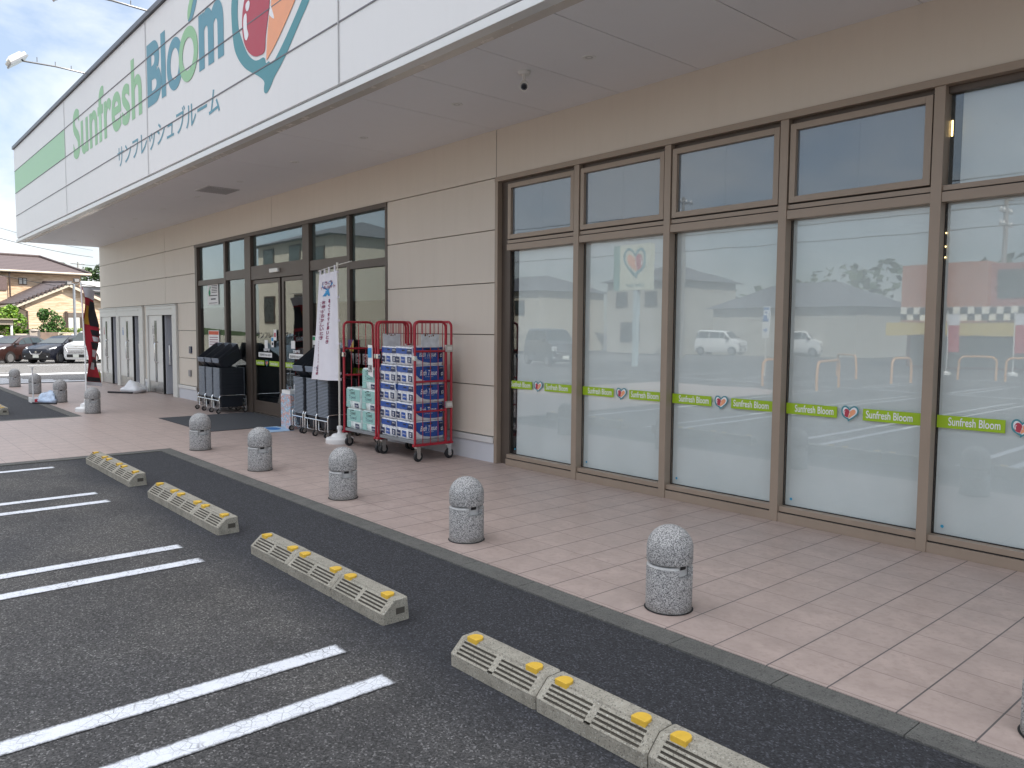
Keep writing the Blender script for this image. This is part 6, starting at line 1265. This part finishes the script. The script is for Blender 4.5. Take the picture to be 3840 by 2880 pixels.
MAT_TAN2 = M('pale_render', (0.42, 0.40, 0.35), 0.8); MAT_GREYR = M('grey_roof', (0.10, 0.105, 0.12), 0.7); MAT_BEIGE = M('beige_render', (0.50, 0.46, 0.38), 0.8)
def simple_house(x0, x1, y0, y1, h, rh, label, wm, wins=()):
    t = thing('house', label, 'house', (0, 0, 0), 0, 'houses across the road'); b = MB(); b.box(x0, x1, y0, y1, -0.1, h); b.obj('wall', wm, t)
    b = MB(); e = 0.5; V = [b.bm.verts.new(p) for p in ((x0 - e, y0 - e, h), (x1 + e, y0 - e, h), (x1 + e, y1 + e, h), (x0 - e, y1 + e, h), (x0 + (y1 - y0) * .4, (y0 + y1) / 2, h + rh), (x1 - (y1 - y0) * .4, (y0 + y1) / 2, h + rh))]
    for f in ((0, 1, 5, 4), (1, 2, 5), (2, 3, 4, 5), (3, 0, 4), (3, 2, 1, 0)): b.bm.faces.new([V[i] for i in f])
    b.obj('roof', MAT_GREYR, t)
    for (wx, wz, ww, wh) in wins:
        b = MB(); b.box(wx, wx + ww, y1 + 0.005, y1 + 0.07, wz, wz + wh); q = b.obj('window', MAT_DBRN, t); b = MB(); b.box(wx + .08, wx + ww - .08, y1 + 0.071, y1 + 0.08, wz + .08, wz + wh - .08); b.obj('pane', MAT_HWIN, q)
    return t
simple_house(-27, -16, -52, -44, 3.4, 1.9, 'grey hipped roof house across the road beside the car shop', MAT_TAN2)
simple_house(-36, -29, -50, -42, 5.6, 1.6, 'two storey pale house across the road behind the pole sign', MAT_TAN2, [(-35, 3.6, 1.2, 1.2), (-32, 3.6, 1.2, 1.2), (-34.5, .8, 2, 1.6)])
simple_house(-50, -40, -46, -38, 5.0, 1.6, 'white house across the road, left of the pole sign', MAT_BEIGE, [(-47, 3, 1.2, 1.2), (-43, 3, 1.2, 1.2)])
simple_house(-39, -29.5, -20, -13.5, 6.6, 1.2, 'tall beige house reflected in the entrance glass', MAT_BEIGE, [(-38.2, 4.7, 1.5, 1.7), (-34.6, 4.7, 1.4, 1.7), (-31.6, 4.7, 1.2, 1.4), (-38, 2, 1.4, 1.6), (-34, 2, 1.4, 1.6)])
b = MB(); b.box(-60, -20, -13.2, -13.0, 0, 1.2); tag(b.obj('boundary_wall', M('grey_block_wall', (0.36, 0.34, 0.28), 0.85, var=0.15)), 'long low grey block wall in front of the beige house', 'wall')
car('dark tall van parked in the lot opposite the shop windows', P_DVAN, (-19.5, -19.6, 0), R(20), 'van', 'cars across the lot'); car('white box van parked across the road', P_WHITE, (-20, -44.5, -0.0), R(5), 'van', 'cars across the lot'); car('white off-road car parked across the road behind the pole sign', P_WHITE, (-25, -42, 0), R(-8), 'van', 'cars across the lot'); car('silver grey minivan in the lot opposite the entrance', P_SILVER, (-20.8, -7.4, -0.02), R(175), 'hatch', 'cars across the lot')
for x, y, h, l in ((-22.5, -34, 10, 'utility pole across the road beside the pole sign'), (-6.5, -40, 9, 'utility pole across the road behind the car shop'), (-37, -30, 10, 'utility pole at the far end of the road')): upole(x, y, 0, h, l, 3)
for i, z in enumerate((9.6, 9.0, 8.3, 7.4)): wire([(-60, -30.5 - .3 * i, z), (40, -36 - .3 * i, z)], 0.8, ['topmost', 'second', 'third', 'lowest'][i] + ' power line along the road across the car park', 0.025)
t = thing('parking_sign', 'white and blue parking sign with an arrow on a post', 'sign', (-8.45, -20.1, 0)); b = MB(); b.box(-0.02, 0.24, 0, 0.06, 1.45, 2.62); b.obj('panel', MAT_PAPER, t); b = MB(); b.box(0.0, 0.22, 0.061, 0.066, 2.05, 2.58); b.obj('blue_field', MAT_BLUEM2, t); b = MB(); b.box(0.09, 0.13, 0, 0.05, 0, 1.45); b.obj('post', MAT_POLE, t); place(text_mesh('P', None, 0.34, 0.02, 0.002), 'letter', MAT_WHT, t, 0.21, 0.068, 2.14, '+y'); place(poly_mesh([(0, .12), (.09, .22), (.09, .15), (.16, .15), (.16, .09), (.09, .09), (.09, .02)], [], 0.002), 'arrow', MAT_BLUEM2, t, 0.2, 0.064, 1.62, '+y')
for i, (x, y) in enumerate(((-4.8, -27.9), (-2.6, -28.6))):
    t = thing('red_flag', ['red and white sale flag left of the other in front of the car shop', 'red and white sale flag right of the other in front of the car shop'][i], 'flag', (x, y, 0), 0, 'sale flags before the car shop'); b = MB(); b.tube([(0, 0, 0), (0, 0, 2.6)], 0.02, 6); b.lathe([(0.2, 0), (0.2, .1), (0.04, .16)]); b.obj('pole', MAT_WPLAS, t, True); b = MB(); b.box(0.03, 0.45, -.006, .006, .9, 2.0); b.obj('red_cloth', MAT_BRED, t); b = MB(); b.box(0.03, 0.45, -.006, .006, 2.0, 2.45); b.obj('white_cloth', MAT_CLOTH, t)
leaves([(-70 + 7 * i, -95 + rnd.uniform(-6, 6), 4 + rnd.uniform(-1, 2), 6, 4, 5) for i in range(14)], 160, 0.7, 8, LF_H, 'far_trees', None)['kind'] = 'stuff'
bpy.context.view_layer.update()
